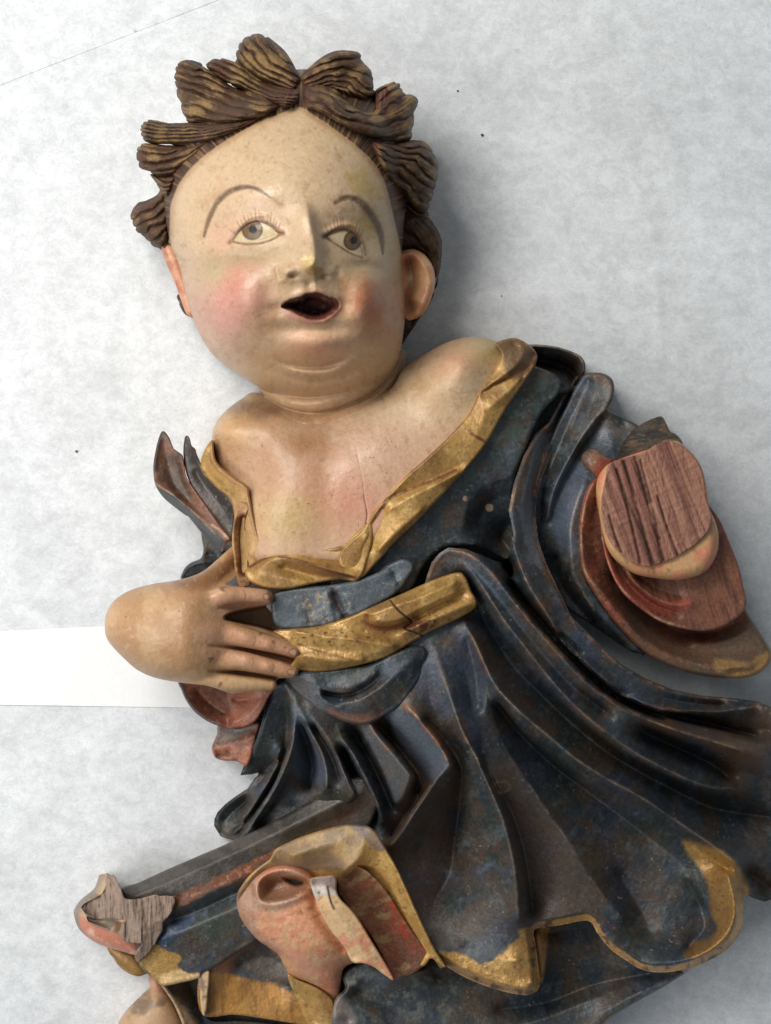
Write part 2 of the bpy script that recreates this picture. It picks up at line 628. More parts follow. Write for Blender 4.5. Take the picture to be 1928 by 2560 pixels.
m_crumb, nt_, b_ = nodes_of('dark_wood_crumb')
n_ = nt_.nodes.new('ShaderNodeTexNoise'); n_.inputs['Scale'].default_value = 900
r_ = nt_.nodes.new('ShaderNodeValToRGB')
r_.color_ramp.elements[0].color = (0.03, 0.025, 0.022, 1); r_.color_ramp.elements[1].color = (0.06, 0.045, 0.035, 1)
nt_.links.new(n_.outputs['Fac'], r_.inputs[0]); nt_.links.new(r_.outputs[0], b_.inputs['Base Color'])
rs = random.Random(4)
for (x, y, r, lb) in ((1145, 227, 4.2, 'tiny dark wood crumb on the white fabric nearest the curls at upper right'),
                      (1206, 337, 5.0, 'tiny dark wood crumb on the white fabric right of the brown curl above the ear'),
                      (191, 1128, 5.0, 'tiny dark wood crumb alone on the fabric left of the pointed robe flap'),
                      (1254, 740, 3.0, 'smallest dark crumb on the fabric between the ear and the bare shoulder')):
    vs = []
    for k in range(6):
        a = k * math.pi / 3
        vs.append((x + 0.8 * r * rs.uniform(0.6, 1.2) * math.cos(a), y + 0.8 * r * rs.uniform(0.6, 1.2) * math.sin(a)))
    z0 = float(felt_h(np.array([[x]], float), np.array([[y]], float))[0, 0])
    co = [unproject(px, py, z0 - 0.5) for px, py in vs] + [unproject(px * 0.6 + x * 0.4, py * 0.6 + y * 0.4, z0 + r * rs.uniform(0.8, 1.2)) for px, py in vs]
    me = bpy.data.meshes.new('wood_crumb')
    me.from_pydata([tuple(map(float, c)) for c in co], [], [tuple(range(5, -1, -1)), tuple(range(6, 12))] + [(k, (k + 1) % 6, 6 + (k + 1) % 6, 6 + k) for k in range(6)])
    me.materials.append(m_crumb)
    o = bpy.data.objects.new('wood_crumb', me)
    COL.objects.link(o)
    o['label'] = lb; o['category'] = 'crumb'; o['group'] = 'wood crumbs on the fabric'
# ---------------------------------------------------------------- head, neck and bare chest: one continuous carving
SKIN = sr(204, 175, 140, 0.95)
SKIN_D = sr(176, 136, 98, 0.95)
PINK = sr(200, 134, 118, 0.95)
CREAM = sr(212, 185, 145, 0.95)
HAIR_D = sr(72, 53, 36)
HAIR_R = sr(82, 55, 41)
HAIR_L = sr(160, 130, 84)

head_poly = spl(P((640, 150), (760, 165), (850, 240), (885, 350), (876, 480), (870, 560), (876, 640), (872, 720), (850, 800),
                  (770, 856), (670, 868), (585, 850), (540, 824), (508, 804), (477, 782), (454, 759), (434, 727), (418, 690), (402, 640), (386, 572), (366, 520), (352, 430), (362, 350), (410, 260), (510, 185)), True)
chest_poly = spl(C((430, 245), (370, 268), (305, 318), (268, 370), (256, 440), (250, 520), (300, 580), (350, 640), (370, 760), (400, 900), (600, 910), (800, 900),
                   (960, 760), (1080, 620), (1220, 470), (1330, 320), (1400, 170), (1400, 90), (1350, 60), (1300, 40), (1230, 34), (1150, 52), (1062, 98), (985, 150), (900, 250), (600, 300)), True)
neck_poly = spl(C((400, 100), (430, 215), (470, 275), (560, 345), (670, 365), (800, 320), (900, 270), (965, 190), (982, 80), (700, 0)), True)
allp = np.vstack([head_poly, chest_poly, neck_poly])
box = np.array([(allp[:, 0].min(), allp[:, 1].min()), (allp[:, 0].max(), allp[:, 1].min()), (allp[:, 0].max(), allp[:, 1].max()), (allp[:, 0].min(), allp[:, 1].max())])
g = Grid(box, 1.5, pad=9)
X, Y = g.X, g.Y
dh, dc, dn = sdf(X, Y, head_poly), sdf(X, Y, chest_poly), sdf(X, Y, neck_poly)
g.d = np.maximum(np.maximum(dh, dc), dn)

u = inflate(dh > 0, g.step)
Zh = 165 + 0.93 * np.sqrt(np.maximum(u, 0))
b1 = lambda *p: B(*p)


def bl(x, y, sx, sy, h, rot=0.0):
    p = B((x, y))[0]
    return h * gau(X, Y, p, sx * 0.4562, sy * 0.4562, rot)


def rg(pts, w, h):
    """soft ridge (h>0) or groove along a line of the face crop; tapered at both ends"""
    q = spl(B(*pts))
    dd, t, s = pdist(X, Y, q)
    return h * np.exp(-0.5 * (dd / (w * 0.4562)) ** 2) * sst(t, 0, 0.38) * sst(1 - t, 0, 0.38)


f = 0
# forehead, brows, sockets
f = f + bl(720, 60, 330, 200, 10) + bl(560, 130, 150, 60, 7, -0.1) + bl(1120, 180, 110, 55, 7, 0.35)
f = f + bl(575, 355, 160, 78, -36) + bl(1090, 400, 116, 82, -34, 0.3)
f = f + bl(572, 345, 92, 52, 25) + bl(1075, 400, 76, 55, 24, 0.4)
# cheeks, chin
f = f + bl(440, 720, 160, 145, 58) + bl(1210, 715, 112, 135, 50) + bl(440, 930, 150, 90, 14) + bl(1180, 930, 120, 90, 12)
f = f + bl(905, 965, 125, 66, 30) + bl(885, 884, 150, 30, -14)
f = f + bl(870, 770, 250, 120, 16)
# cheek top crease
f = f + rg([(270, 600), (330, 545), (430, 490), (560, 480), (690, 500)], 26, -13)
f = f + rg([(1000, 520), (1100, 545), (1200, 545), (1290, 590), (1330, 660)], 26, -13)
# naso-labial softness
f = f + rg([(690, 600), (640, 680), (630, 760), (660, 850)], 40, -7) + rg([(1020, 590), (1060, 670), (1075, 760), (1050, 850)], 38, -7)
# nose: a wedge with a sharp ridge
q = spl(B((826, 140), (850, 230), (872, 330), (890, 430), (896, 535)))
dd, t, s = pdist(X, Y, q)
ww = (38 + 38 * t) * 0.4562
hh = 6 + 58 * t
side = np.where(s > 0, 1.9, 0.42)       # left flank broad, right flank steep
r_ = dd / (ww * side)
nz = hh / (1 + (r_ * 1.05) ** 2.0) * (1 - sst(r_, 1.2, 3.2))
endf = 1 - sst((Y - B((0, 530))[0][1] + 0.75 * np.maximum(dd - 14, 0)) / (1 + dd / 26), -24, 34)
f = f + blur(nz * endf * sst(t, 0, 0.35), 1.6)
f = f + bl(876, 540, 36, 36, 30) + bl(755, 570, 44, 34, 17) + bl(968, 572, 30, 28, 15)
f = f + rg([(700, 520), (690, 570), (720, 615)], 16, -6) + rg([(1010, 530), (1022, 570), (1005, 610)], 14, -6)
f = f + bl(775, 592, 20, 12, -11) + bl(945, 594, 18, 11, -9)
# philtrum and lips
f = f + rg([(868, 600), (862, 640), (858, 685)], 18, -8)
f = f + rg([(720, 745), (790, 705), (860, 672), (930, 678), (1000, 712), (1030, 745)], 20, 7)
f = f + rg([(722, 768), (790, 822), (860, 852), (930, 852), (990, 815), (1022, 765)], 18, 9)
mouth = sdf(X, Y, spl(B((716, 758), (758, 726), (815, 712), (850, 694), (905, 692), (950, 706), (1000, 722), (1022, 748), (998, 786), (942, 822), (880, 828), (822, 808), (765, 780)), True))
f = f - 66 * sst(mouth, -6, 18)
mouth = mouth + 6 * (fbm(X, Y, 9, 33, 4) - 0.5)
mdark = sst(mouth, -3, 3)
# lids: almond openings slightly sunk, upper lid rolled
eyes = [spl(B((440, 402), (475, 345), (530, 300), (590, 288), (650, 312), (690, 345), (712, 358), (660, 390), (590, 412), (510, 416)), True),
        spl(B((946, 376), (990, 348), (1050, 335), (1105, 350), (1145, 395), (1168, 470), (1150, 486), (1085, 462), (1010, 415)), True)]
em = []
for ep in eyes:
    de = sdf(X, Y, ep)
    em.append(de)
    f = f - 4.5 * sst(de, -1, 6) + 1.5 * np.exp(-0.5 * ((de + 7) / 5.0) ** 2)
f = f + rg([(430, 395), (470, 325), (530, 272), (600, 258), (660, 280), (705, 330)], 9, 4) + rg([(940, 360), (1000, 325), (1060, 308), (1120, 325), (1165, 390)], 9, 4)
# chin folds
f = f + rg([(640, 1010), (740, 1072), (880, 1092), (1000, 1075), (1130, 1005)], 13, -17)
f = f + rg([(660, 1055), (780, 1112), (900, 1125), (1030, 1100), (1150, 1030)], 28, 10) + rg([(820, 1150), (960, 1130), (1080, 1085), (1180, 1010)], 14, 4) + rg([(560, 1010), (680, 1110), (820, 1165), (980, 1160), (1140, 1100), (1260, 1000)], 16, -11)
f = f + bl(690, 772, 34, 30, -9) + bl(1050, 758, 30, 30, -9)
Zh = Zh + f * sst(dh, 2, 60)
Zh = np.where(dh > 0, Zh, 40)

# neck: a short column with two fat rings
ax = spl(C((655, 60), (690, 200), (720, 330)))
dnx, tn, sn = pdist(X, Y, ax)
Zn = 80 + np.sqrt(np.maximum(205 ** 2 - dnx ** 2, 1)) * 0.98 - 20 * tn


def rgc(pts, w, h, arr=None):
    q = spl(C(*pts))
    dd, t, s = pdist(X, Y, q)
    return h * np.exp(-0.5 * (dd / (w * 0.66)) ** 2) * sst(t, 0, 0.2) * sst(1 - t, 0, 0.2)


Zn = Zn + rgc([(440, 215), (520, 235), (620, 245), (740, 220), (860, 165), (960, 85)], 9, -15)
Zn = Zn + rgc([(470, 285), (560, 318), (650, 328), (760, 300), (880, 240), (970, 150)], 6, -19)
Zn = Zn + rgc([(450, 250), (540, 280), (640, 288), (750, 262), (870, 205), (965, 115)], 18, 17)
Zn = Zn + rnd(dn, 26, 34)
Zn = np.where(dn > 0, Zn, 40)

# chest and shoulders
Zc = tps(X, Y, [q for q in C((300, 390, 262), (262, 450, 205), (345, 300, 222), (440, 380, 290), (600, 410, 300), (600, 560, 330), (470, 640, 322), (460, 830, 322), (700, 790, 330),
                             (800, 600, 332), (900, 450, 318), (1000, 300, 286), (1060, 190, 282), (1190, 130, 325), (1300, 70, 270), (1150, 62, 230), (1060, 105, 222),
                             (1240, 280, 300), (1350, 130, 268), (960, 220, 262), (470, 280, 235), (380, 560, 250), (380, 640, 262), (700, 380, 288), (1000, 520, 318))])
Zc = Zc + -9 * gau(X, Y, C((620, 415))[0], 70, 26, 0.15) - 7 * gau(X, Y, C((425, 500))[0], 22, 60) - 6 * gau(X, Y, C((690, 560))[0], 26, 90, 0.1)
Zc = Zc + rnd(dc, 42, 75)
Zc = np.where(dc > 0, Zc, 40)
Z = smax(smax(Zh, Zn, 10), Zc, 16)
Z = Z + 1.6 * (fbm(X, Y, 46, 21, 3) - 0.5) + 0.7 * (fbm(X, Y, 12, 22, 2) - 0.5)
# the crack down the breast bone
crk = C((785, 350), (800, 440), (825, 560), (835, 640), (845, 700), (840, 750))
dk, tk, _ = pdist(X, Y, spl(crk) + 0)
dk = dk + 2.5 * (fbm(X, Y, 14, 31, 3) - 0.5)
crm = np.exp(-0.5 * (dk / 1.2) ** 2) * (0.12 * sst(tk, 0.05, 0.3) + 0.88 * sst(tk, 0.5, 0.95))
Z = Z - 3.0 * crm

# ---- paint on the flesh
n1, n2, n3 = fbm(X, Y, 120, 41, 4), fbm(X, Y, 30, 42, 4), fbm(X, Y, 9, 43, 3)
c = flat(X, SKIN)
c = mix(c, CREAM, sst(n1, 0.45, 0.75) * 0.5)
c = mix(c, SKIN_D, sst(n2, 0.5, 0.85) * 0.45)
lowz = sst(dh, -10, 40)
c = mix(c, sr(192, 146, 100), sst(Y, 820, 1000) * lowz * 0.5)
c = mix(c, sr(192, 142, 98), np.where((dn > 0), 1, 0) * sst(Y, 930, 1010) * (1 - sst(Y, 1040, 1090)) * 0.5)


def blotch(x, y, sx, sy, col, a, rot=0, cropf=None, k=0.4562, s=51):
    global c
    p = (cropf or B)((x, y))[0]
    m = a * gau(X, Y, p, sx * k, sy * k, rot) * (0.3 + 1.4 * fbm(X, Y, 40, s, 5))
    c = mix(c, col, m)


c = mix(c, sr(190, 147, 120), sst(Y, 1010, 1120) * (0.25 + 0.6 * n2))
blotch(440, 700, 150, 150, PINK, 0.85, s=52)
blotch(400, 800, 110, 90, sr(212, 150, 140), 0.6, s=53)
blotch(1200, 690, 85, 95, sr(176, 98, 56), 0.85, 0.6, s=54)
blotch(1240, 810, 110, 90, sr(190, 118, 92), 0.75, s=55)
blotch(900, 985, 110, 60, sr(206, 140, 120), 0.75, s=56)
blotch(650, 830, 60, 60, sr(172, 126, 84), 0.6, s=67)
blotch(1060, 640, 40, 70, sr(168, 120, 78), 0.5, s=68)
blotch(800, 1040, 200, 40, sr(186, 138, 92), 0.5, s=69)
blotch(700, 600, 40, 50, sr(170, 132, 92), 0.45, s=70)
blotch(920, 900, 120, 50, sr(210, 170, 128), 0.5, s=57)
# grey-green retouching under the eyes and yellowed varnish
blotch(520, 480, 200, 34, sr(158, 142, 110), 0.6, -0.12, s=58)
blotch(330, 560, 60, 60, sr(168, 155, 112), 0.5, s=58)
blotch(1180, 550, 150, 50, sr(158, 142, 112), 0.5, 0.25, s=59)
blotch(960, 640, 50, 50, sr(150, 126, 92), 0.3, s=60)
blotch(740, 610, 60, 50, sr(180, 156, 114), 0.35, s=60)
for (x, y, sx, sy, s) in ((1140, 70, 70, 60, 61), (1200, 110, 50, 45, 62), (1190, 270, 40, 70, 63), (1120, 330, 60, 40, 64)):
    p = B((x, y))[0]
    m = gau(X, Y, p, sx * 0.4562, sy * 0.4562) + (fbm(X, Y, 34, s, 4) - 0.5) * 1.1
    c = mix(c, sr(186, 158, 88), sst(m, 0.35, 0.6) * 0.55)
blotch(590, 200, 110, 60, sr(212, 176, 150), 0.5, s=65)
blotch(400, 360, 60, 60, sr(206, 160, 138), 0.5, s=65)
blotch(1290, 560, 30, 140, sr(190, 160, 122), 0.4, s=66)
# brows: soft tapered strokes
for pts, w0, al in (([(285, 375), (310, 290), (350, 205), (410, 140), (480, 108), (545, 106), (600, 128), (650, 162)], 11.0, 0.85),
                    ([(1005, 190), (1060, 162), (1120, 172), (1180, 225), (1225, 290), (1255, 370), (1265, 470)], 15.0, 0.9)):
    dd, t, s = pdist(X, Y, spl(B(*pts)))
    w = w0 * (np.sin(np.pi * np.clip(t * 0.86 + 0.1, 0, 1)) ** 0.6) * (0.75 + 0.6 * n2)
    m = 1 - sst(dd + 2 * (n3 - 0.5), w * 0.2, w * 1.0)
    c = mix(c, sr(88, 60, 44), m * al * (0.7 + 0.5 * n3))
dd, t, s = pdist(X, Y, spl(B((650, 160), (690, 190), (715, 205))))
c = mix(c, sr(150, 110, 80), np.exp(-0.5 * (dd / 4) ** 2) * 0.5)
p = B((1065, 175))[0]
c = mix(c, sr(78, 50, 38), gau(X, Y, p, 24, 8, 0.1) * 0.9 * sst(n3, 0.3, 0.6))
# eyes: whites, iris, pupil, lid lines, lashes
iris = [B((550, 338))[0], B((1102, 396))[0]]
IR = [24.5, 24.0]
lids = [([(425, 408), (445, 385), (475, 345), (530, 300), (590, 287), (650, 310), (695, 345), (722, 360)], 3.0),
        ([(440, 402), (510, 418), (590, 414), (660, 392), (712, 360)], 1.8),
        ([(940, 380), (990, 348), (1050, 334), (1105, 348), (1148, 395), (1170, 475)], 3.2),
        ([(946, 378), (1010, 418), (1085, 465), (1150, 490)], 2.0)]


def eye_paint(c, X, Y, k, ins):
    n3 = fbm(X, Y, 9, 43, 3)
    c = mix(c, sr(206, 184, 146), ins * 0.9)
    px, py = iris[k]
    dx, dy = (X - px), (Y - py)
    if k == 1:      # turned away
        ca, sa = math.cos(-0.45), math.sin(-0.45)
        dx, dy = dx * ca - dy * sa, dx * sa + dy * ca
        dx = dx * 1.12
    r = np.hypot(dx, dy)
    rayn = fbm(np.arctan2(dy, dx) * 30 + 200, r * 1.0, 9, 71 + k, 2)
    ir = 1 - sst(r, IR[k] - 1.5, IR[k] + 1.5)
    c = mix(c, sr(112, 86, 56), ir * ins)
    c = mix(c, sr(140, 112, 76), ir * ins * sst(rayn, 0.4, 0.8) * 0.6)
    c = mix(c, sr(66, 54, 42), ins * np.exp(-0.5 * ((r - IR[k]) / 1.9) ** 2) * 0.85)
    pu = 1 - sst(np.hypot(dx - 2, dy + 1), 8.5, 12)
    c = mix(c, sr(30, 30, 32), pu * ins)
    for pts, w in lids[2 * k:2 * k + 2]:
        dd, t, s = pdist(X, Y, spl(B(*pts)))
        m_ = fbm(X, Y, 14, 46, 4)
        c = mix(c, sr(98, 68, 46), np.exp(-0.5 * ((dd + 2.5 * (m_ - .5)) / (w * 1.25)) ** 2) * (0.25 + 1.1 * m_))
    return c


for k, de in enumerate(em):
    c = eye_paint(c, X, Y, k, sst(de, -1.2, 1.2))
c = mix(c, sr(140, 82, 60), gau(X, Y, B((694, 352))[0], 11, 6, 0.2) * 0.8)
c = mix(c, sr(60, 40, 30), gau(X, Y, B((1158, 462))[0], 5, 9, 0.2) * 0.7)
c = mix(c, sr(70, 46, 32), gau(X, Y, B((958, 374))[0], 11, 5, 0.3) * 0.85)
rs = random.Random(2)
for (x0, y0, x1, y1, n, cen) in ((440, 380, 560, 288, 7, (580, 420)), (560, 288, 705, 335, 9, (580, 450)), (960, 366, 1060, 333, 6, (1050, 480)), (1060, 333, 1150, 390, 6, (1030, 480))):
    for k in range(n):
        t = (k + rs.uniform(0.1, 0.9)) / n
        bx, by = x0 + (x1 - x0) * t, y0 + (y1 - y0) * t - 14 * math.sin(math.pi * t)
        vx, vy = bx - cen[0], by - cen[1]
        ll = math.hypot(vx, vy)
        ln = rs.uniform(30, 62)
        dd, tt, s = pdist(X, Y, np.array(B((bx, by), (bx + vx / ll * ln * 0.55 - 4, by + vy / ll * ln - 6))))
        c = mix(c, sr(134, 70, 50), np.exp(-0.5 * (dd / (1.2 - 0.5 * tt)) ** 2) * 0.62)
# worn nose tip, nostrils, lips, mouth
p = B((876, 525))[0]
m = gau(X, Y, p, 22, 20, 0.3) + (n3 - 0.5) * 0.9
c = mix(c, sr(196, 170, 108), sst(m, 0.42, 0.7) * 0.7)
c = mix(c, sr(160, 128, 66), sst(gau(X, Y, B((882, 562))[0], 20, 10) + (n3 - 0.5) * 0.6, 0.4, 0.7) * 0.7)
c = mix(c, sr(222, 204, 156), sst(gau(X, Y, B((866, 492))[0], 17, 8) + (fbm(X, Y, 5, 77, 2) - 0.5) * 1.6, 0.7, 0.9) * 0.7)
for (x, y) in ((772, 590), (945, 590)):
    c = mix(c, sr(126, 78, 50), gau(X, Y, B((x, y))[0], 8, 5) * 0.7)
lipm = sst(mouth, -13, -4) * (1 - sst(mouth, 3, 8))
low_ = sst(Y, B((0, 745))[0][1], B((0, 800))[0][1])
c = mix(c, sr(136, 84, 66), np.exp(-0.5 * ((mouth + 7) / 5.0) ** 2) * (0.35 + 0.55 * low_) * (0.5 + n2) * sst(X, B((700, 0))[0][0], B((760, 0))[0][0]))
c = mix(c, sr(196, 140, 120), sst(gau(X, Y, B((800, 822))[0], 34, 9, 0.35), 0.3, 0.8) * (1 - sst(mouth, -3, 1)) * 0.75)
c = mix(c, sr(104, 60, 46), gau(X, Y, B((905, 690))[0], 17, 6, 0.05) * sst(n3, 0.3, 0.55) * 0.9)
c = mix(c, sr(104, 48, 40), sst(mouth + 3 * (n3 - .5), -4.5, 0))
c = mix(c, sr(30, 13, 11), sst(mouth + 7 * (n2 - .5) - 5 * low_ - 3 * sst(X, B((900, 0))[0][0], B((1000, 0))[0][0]), 3, 10) * (1 - 0.75 * sst(gau(X, Y, B((940, 745))[0], 36, 13, 0.1), 0.3, 0.8)))
c = mix(c, sr(70, 34, 28), np.exp(-0.5 * (mouth / 2.2) ** 2) * (1 - low_) * 0.8)
# smudges on throat and breast
for (x, y, sx, sy, col, a, s) in ((720, 400, 90, 50, sr(150, 106, 66), 0.75, 81), (610, 430, 60, 80, sr(160, 116, 76), 0.7, 82), (480, 330, 90, 34, sr(120, 88, 60), 0.75, 83),
                                  (395, 300, 60, 30, sr(92, 70, 52), 0.8, 84), (480, 440, 40, 90, sr(178, 132, 98), 0.5, 85), (760, 640, 120, 80, sr(206, 142, 118), 0.8, 86),
                                  (560, 690, 80, 50, sr(204, 174, 112), 0.6, 87), (520, 760, 60, 50, sr(198, 168, 110), 0.4, 88), (1190, 120, 80, 45, sr(206, 150, 122), 0.5, 89),
                                  (1050, 250, 60, 50, sr(180, 140, 92), 0.5, 90), (640, 560, 80, 40, sr(186, 138, 104), 0.5, 91), (900, 480, 120, 100, sr(212, 174, 146), 0.6, 92),
                                  (330, 400, 60, 60, sr(206, 160, 100), 0.5, 93), (1310, 80, 60, 40, sr(180, 160, 92), 0.6, 94)):
    blotch(x, y, sx, sy, col * 0.93, min(1.0, a * 1.25), 0, C, 0.66, s)
c = mix(c, sr(110, 78, 52), crm * 0.8)
fl = vnoise(X, Y, 5.5, 95) * (vnoise(X, Y, 60, 96) > 0.6)
c = mix(c, sr(110, 82, 56), sst(fl, 0.90, 0.95) * 0.7 * sst(Y, 950, 1100))
ck = np.abs(fbm(X, Y, 34, 141, 4) - 0.5)
c = mix(c, sr(120, 86, 56), sst(ck, 0.012, 0.0) * sst(fbm(X, Y, 70, 142, 3), 0.5, 0.7) * 0.30)
c = mix(c, sr(150, 112, 76), sst(fbm(X, Y, 14, 143, 5), 0.58, 0.8) * 0.35)
c = mix(c, sr(222, 200, 164), sst(fbm(X, Y, 20, 144, 5), 0.60, 0.85) * 0.15)
# the scalp is painted like the hair
hl = np.vstack([spl(A((245, 1100), (248, 990), (252, 900), (290, 800), (352, 715), (440, 636), (560, 556), (690, 484), (800, 442), (890, 412),
                  (960, 452), (1080, 532), (1180, 612), (1262, 692), (1312, 782), (1338, 870), (1362, 980), (1385, 1080), (1400, 1150)))[:, :2]])
hl = np.vstack([hl, np.array(P((900, 700), (900, 1000), (380, 1000), (360, 720)))])
dl = sdf(X, Y, hl) + 3 * (n2 - 0.5)
sc_ = (1 - sst(dl, -2.5, 2.5)) * (dh > 0) * (Y < P((0, 560))[0][1])
hcx, hcy = P((640, 520))[0]
an_, ra_ = np.arctan2(Y - hcy, X - hcx), np.hypot(X - hcx, Y - hcy)
strand = fbm(an_ * 420 + 3000, ra_ * 0.10, 6, 151, 3)
hc = mix(flat(X, HAIR_R), HAIR_D, sst(n2, 0.35, 0.7))
hc = mix(hc, HAIR_L, sst(strand, 0.55, 0.8) * 0.5)
hc = mix(hc, sr(40, 30, 24), sst(strand, 0.45, 0.25) * 0.6)
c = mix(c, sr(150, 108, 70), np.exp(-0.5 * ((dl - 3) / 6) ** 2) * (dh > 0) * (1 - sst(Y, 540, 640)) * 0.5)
c = c * (1 - sc_[..., None]) + hc * sc_[..., None]
c = c * np.where(dh > 0, 0.94, 0.93)[..., None]
Z = Z + sc_ * 7 * (strand - 0.5)
Z = Z + 4 * sst(-dl, -2, 14) * (dh > 0) * (1 - sst(Y, 560, 650))
# the back of the ear region, temple side
rough = 0.43 + 0.16 * (n2 - 0.5) + 0.3 * sst(mouth, -6, 2) + 0.15 * sc_
BG, BZ, BD = g, Z, dh
low = np.where(dh > 0, 165 - 0.46 * np.sqrt(np.maximum(u, 0)), 1e3)
low = np.minimum(low, np.where((dc > 0), 22.0, 1e3))
low = np.minimum(low, np.where((dn > 0), 90.0, 1e3))
low = np.where(low > 900, Z - 4, low)
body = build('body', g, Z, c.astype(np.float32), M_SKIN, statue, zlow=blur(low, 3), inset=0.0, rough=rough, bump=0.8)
body['label'] = 'pale flesh painted head, neck and bare chest with pink cheeks'

# ---- eyes: the painted balls set between the lids
for k, ep in enumerate(eyes):
    eg = Grid(ep, 1.1, pad=4)
    fx = (eg.x - BG.x[0]) / BG.step
    fy = (eg.y - BG.y[0]) / BG.step
    ix, iy = np.floor(fx).astype(int), np.floor(fy).astype(int)
    tx, ty = (fx - ix)[None, :], (fy - iy)[:, None]
    Ze = (BZ[np.ix_(iy, ix)] * (1 - tx) + BZ[np.ix_(iy, ix + 1)] * tx) * (1 - ty) + (BZ[np.ix_(iy + 1, ix)] * (1 - tx) + BZ[np.ix_(iy + 1, ix + 1)] * tx) * ty
    Ze = Ze - 1.2 + 2.4 * sst(eg.d, 0, 12)
    c = eye_paint(flat(eg.X, SKIN), eg.X, eg.Y, k, np.ones(eg.X.shape)) * 0.9
    ey = build('eye', eg, Ze, c.astype(np.float32), M_SKIN, body, thick=14, inset=0.1, rough=0.36, bump=0.5)
    ey['label'] = ('painted eye on the left of the photo', 'painted eye on the right of the photo, turned away')[k]

# ---- ears
eg = Grid(spl(B((1318, 500), (1345, 465), (1390, 448), (1445, 448), (1500, 480), (1542, 545), (1552, 620), (1535, 705), (1500, 780), (1450, 825), (1400, 830), (1372, 800), (1352, 740), (1330, 640)), True), 1.6)
X, Y = eg.X, eg.Y
Ze = 205 + 0.55 * np.sqrt(np.maximum(inflate(eg.d > 0, eg.step), 0))
rim = spl(B((1345, 540), (1375, 480), (1430, 470), (1490, 510), (1525, 580), (1530, 650), (1505, 730), (1455, 790)))
dd, t, s = pdist(X, Y, rim)
Ze = Ze + 14 * np.exp(-0.5 * (dd / 11) ** 2)
conch = spl(B((1405, 520), (1418, 580), (1425, 650), (1400, 720), (1420, 775)))
dd, t, s = pdist(X, Y, conch)
Ze = Ze - 32 * np.exp(-0.5 * (dd / 12) ** 2)
dd2, t2, s2 = pdist(X, Y, spl(B((1370, 560), (1385, 620), (1378, 690))))
Ze = Ze + 6 * np.exp(-0.5 * (dd2 / 10) ** 2)
n2 = fbm(X, Y, 26, 101, 4)
c = mix(flat(X, sr(196, 136, 98)), sr(206, 160, 116), sst(n2, 0.4, 0.7))
c = mix(c, sr(140, 88, 62), np.exp(-0.5 * (dd / 7) ** 2) * 0.7)
c = mix(c, sr(222, 190, 156), gau(X, Y, B((1412, 605))[0], 5, 8) * 0.8)
ear = build('ear', eg, Ze, c.astype(np.float32), M_SKIN, body, zbot=120, inset=0.4, rough=0.42)
ear['label'] = 'right-hand ear in the photo, fully visible, orange-pink'
eg = Grid(spl(B((50, 400), (110, 425), (165, 520), (200, 640), (246, 760), (246, 822), (196, 808), (165, 740), (130, 640), (95, 560), (60, 470)), True), 1.6)
X, Y = eg.X, eg.Y
Ze = 168 + 0.7 * np.sqrt(np.maximum(inflate(eg.d > 0, eg.step), 0))
n2 = fbm(X, Y, 26, 105, 4)
c = mix(flat(X, sr(196, 146, 116)), sr(176, 116, 90), sst(n2, 0.4, 0.7))
ear = build('ear', eg, Ze, c.astype(np.float32), M_SKIN, body, zbot=110, inset=0.4, rough=0.42)
ear['label'] = 'left-hand ear in the photo, only its edge showing'

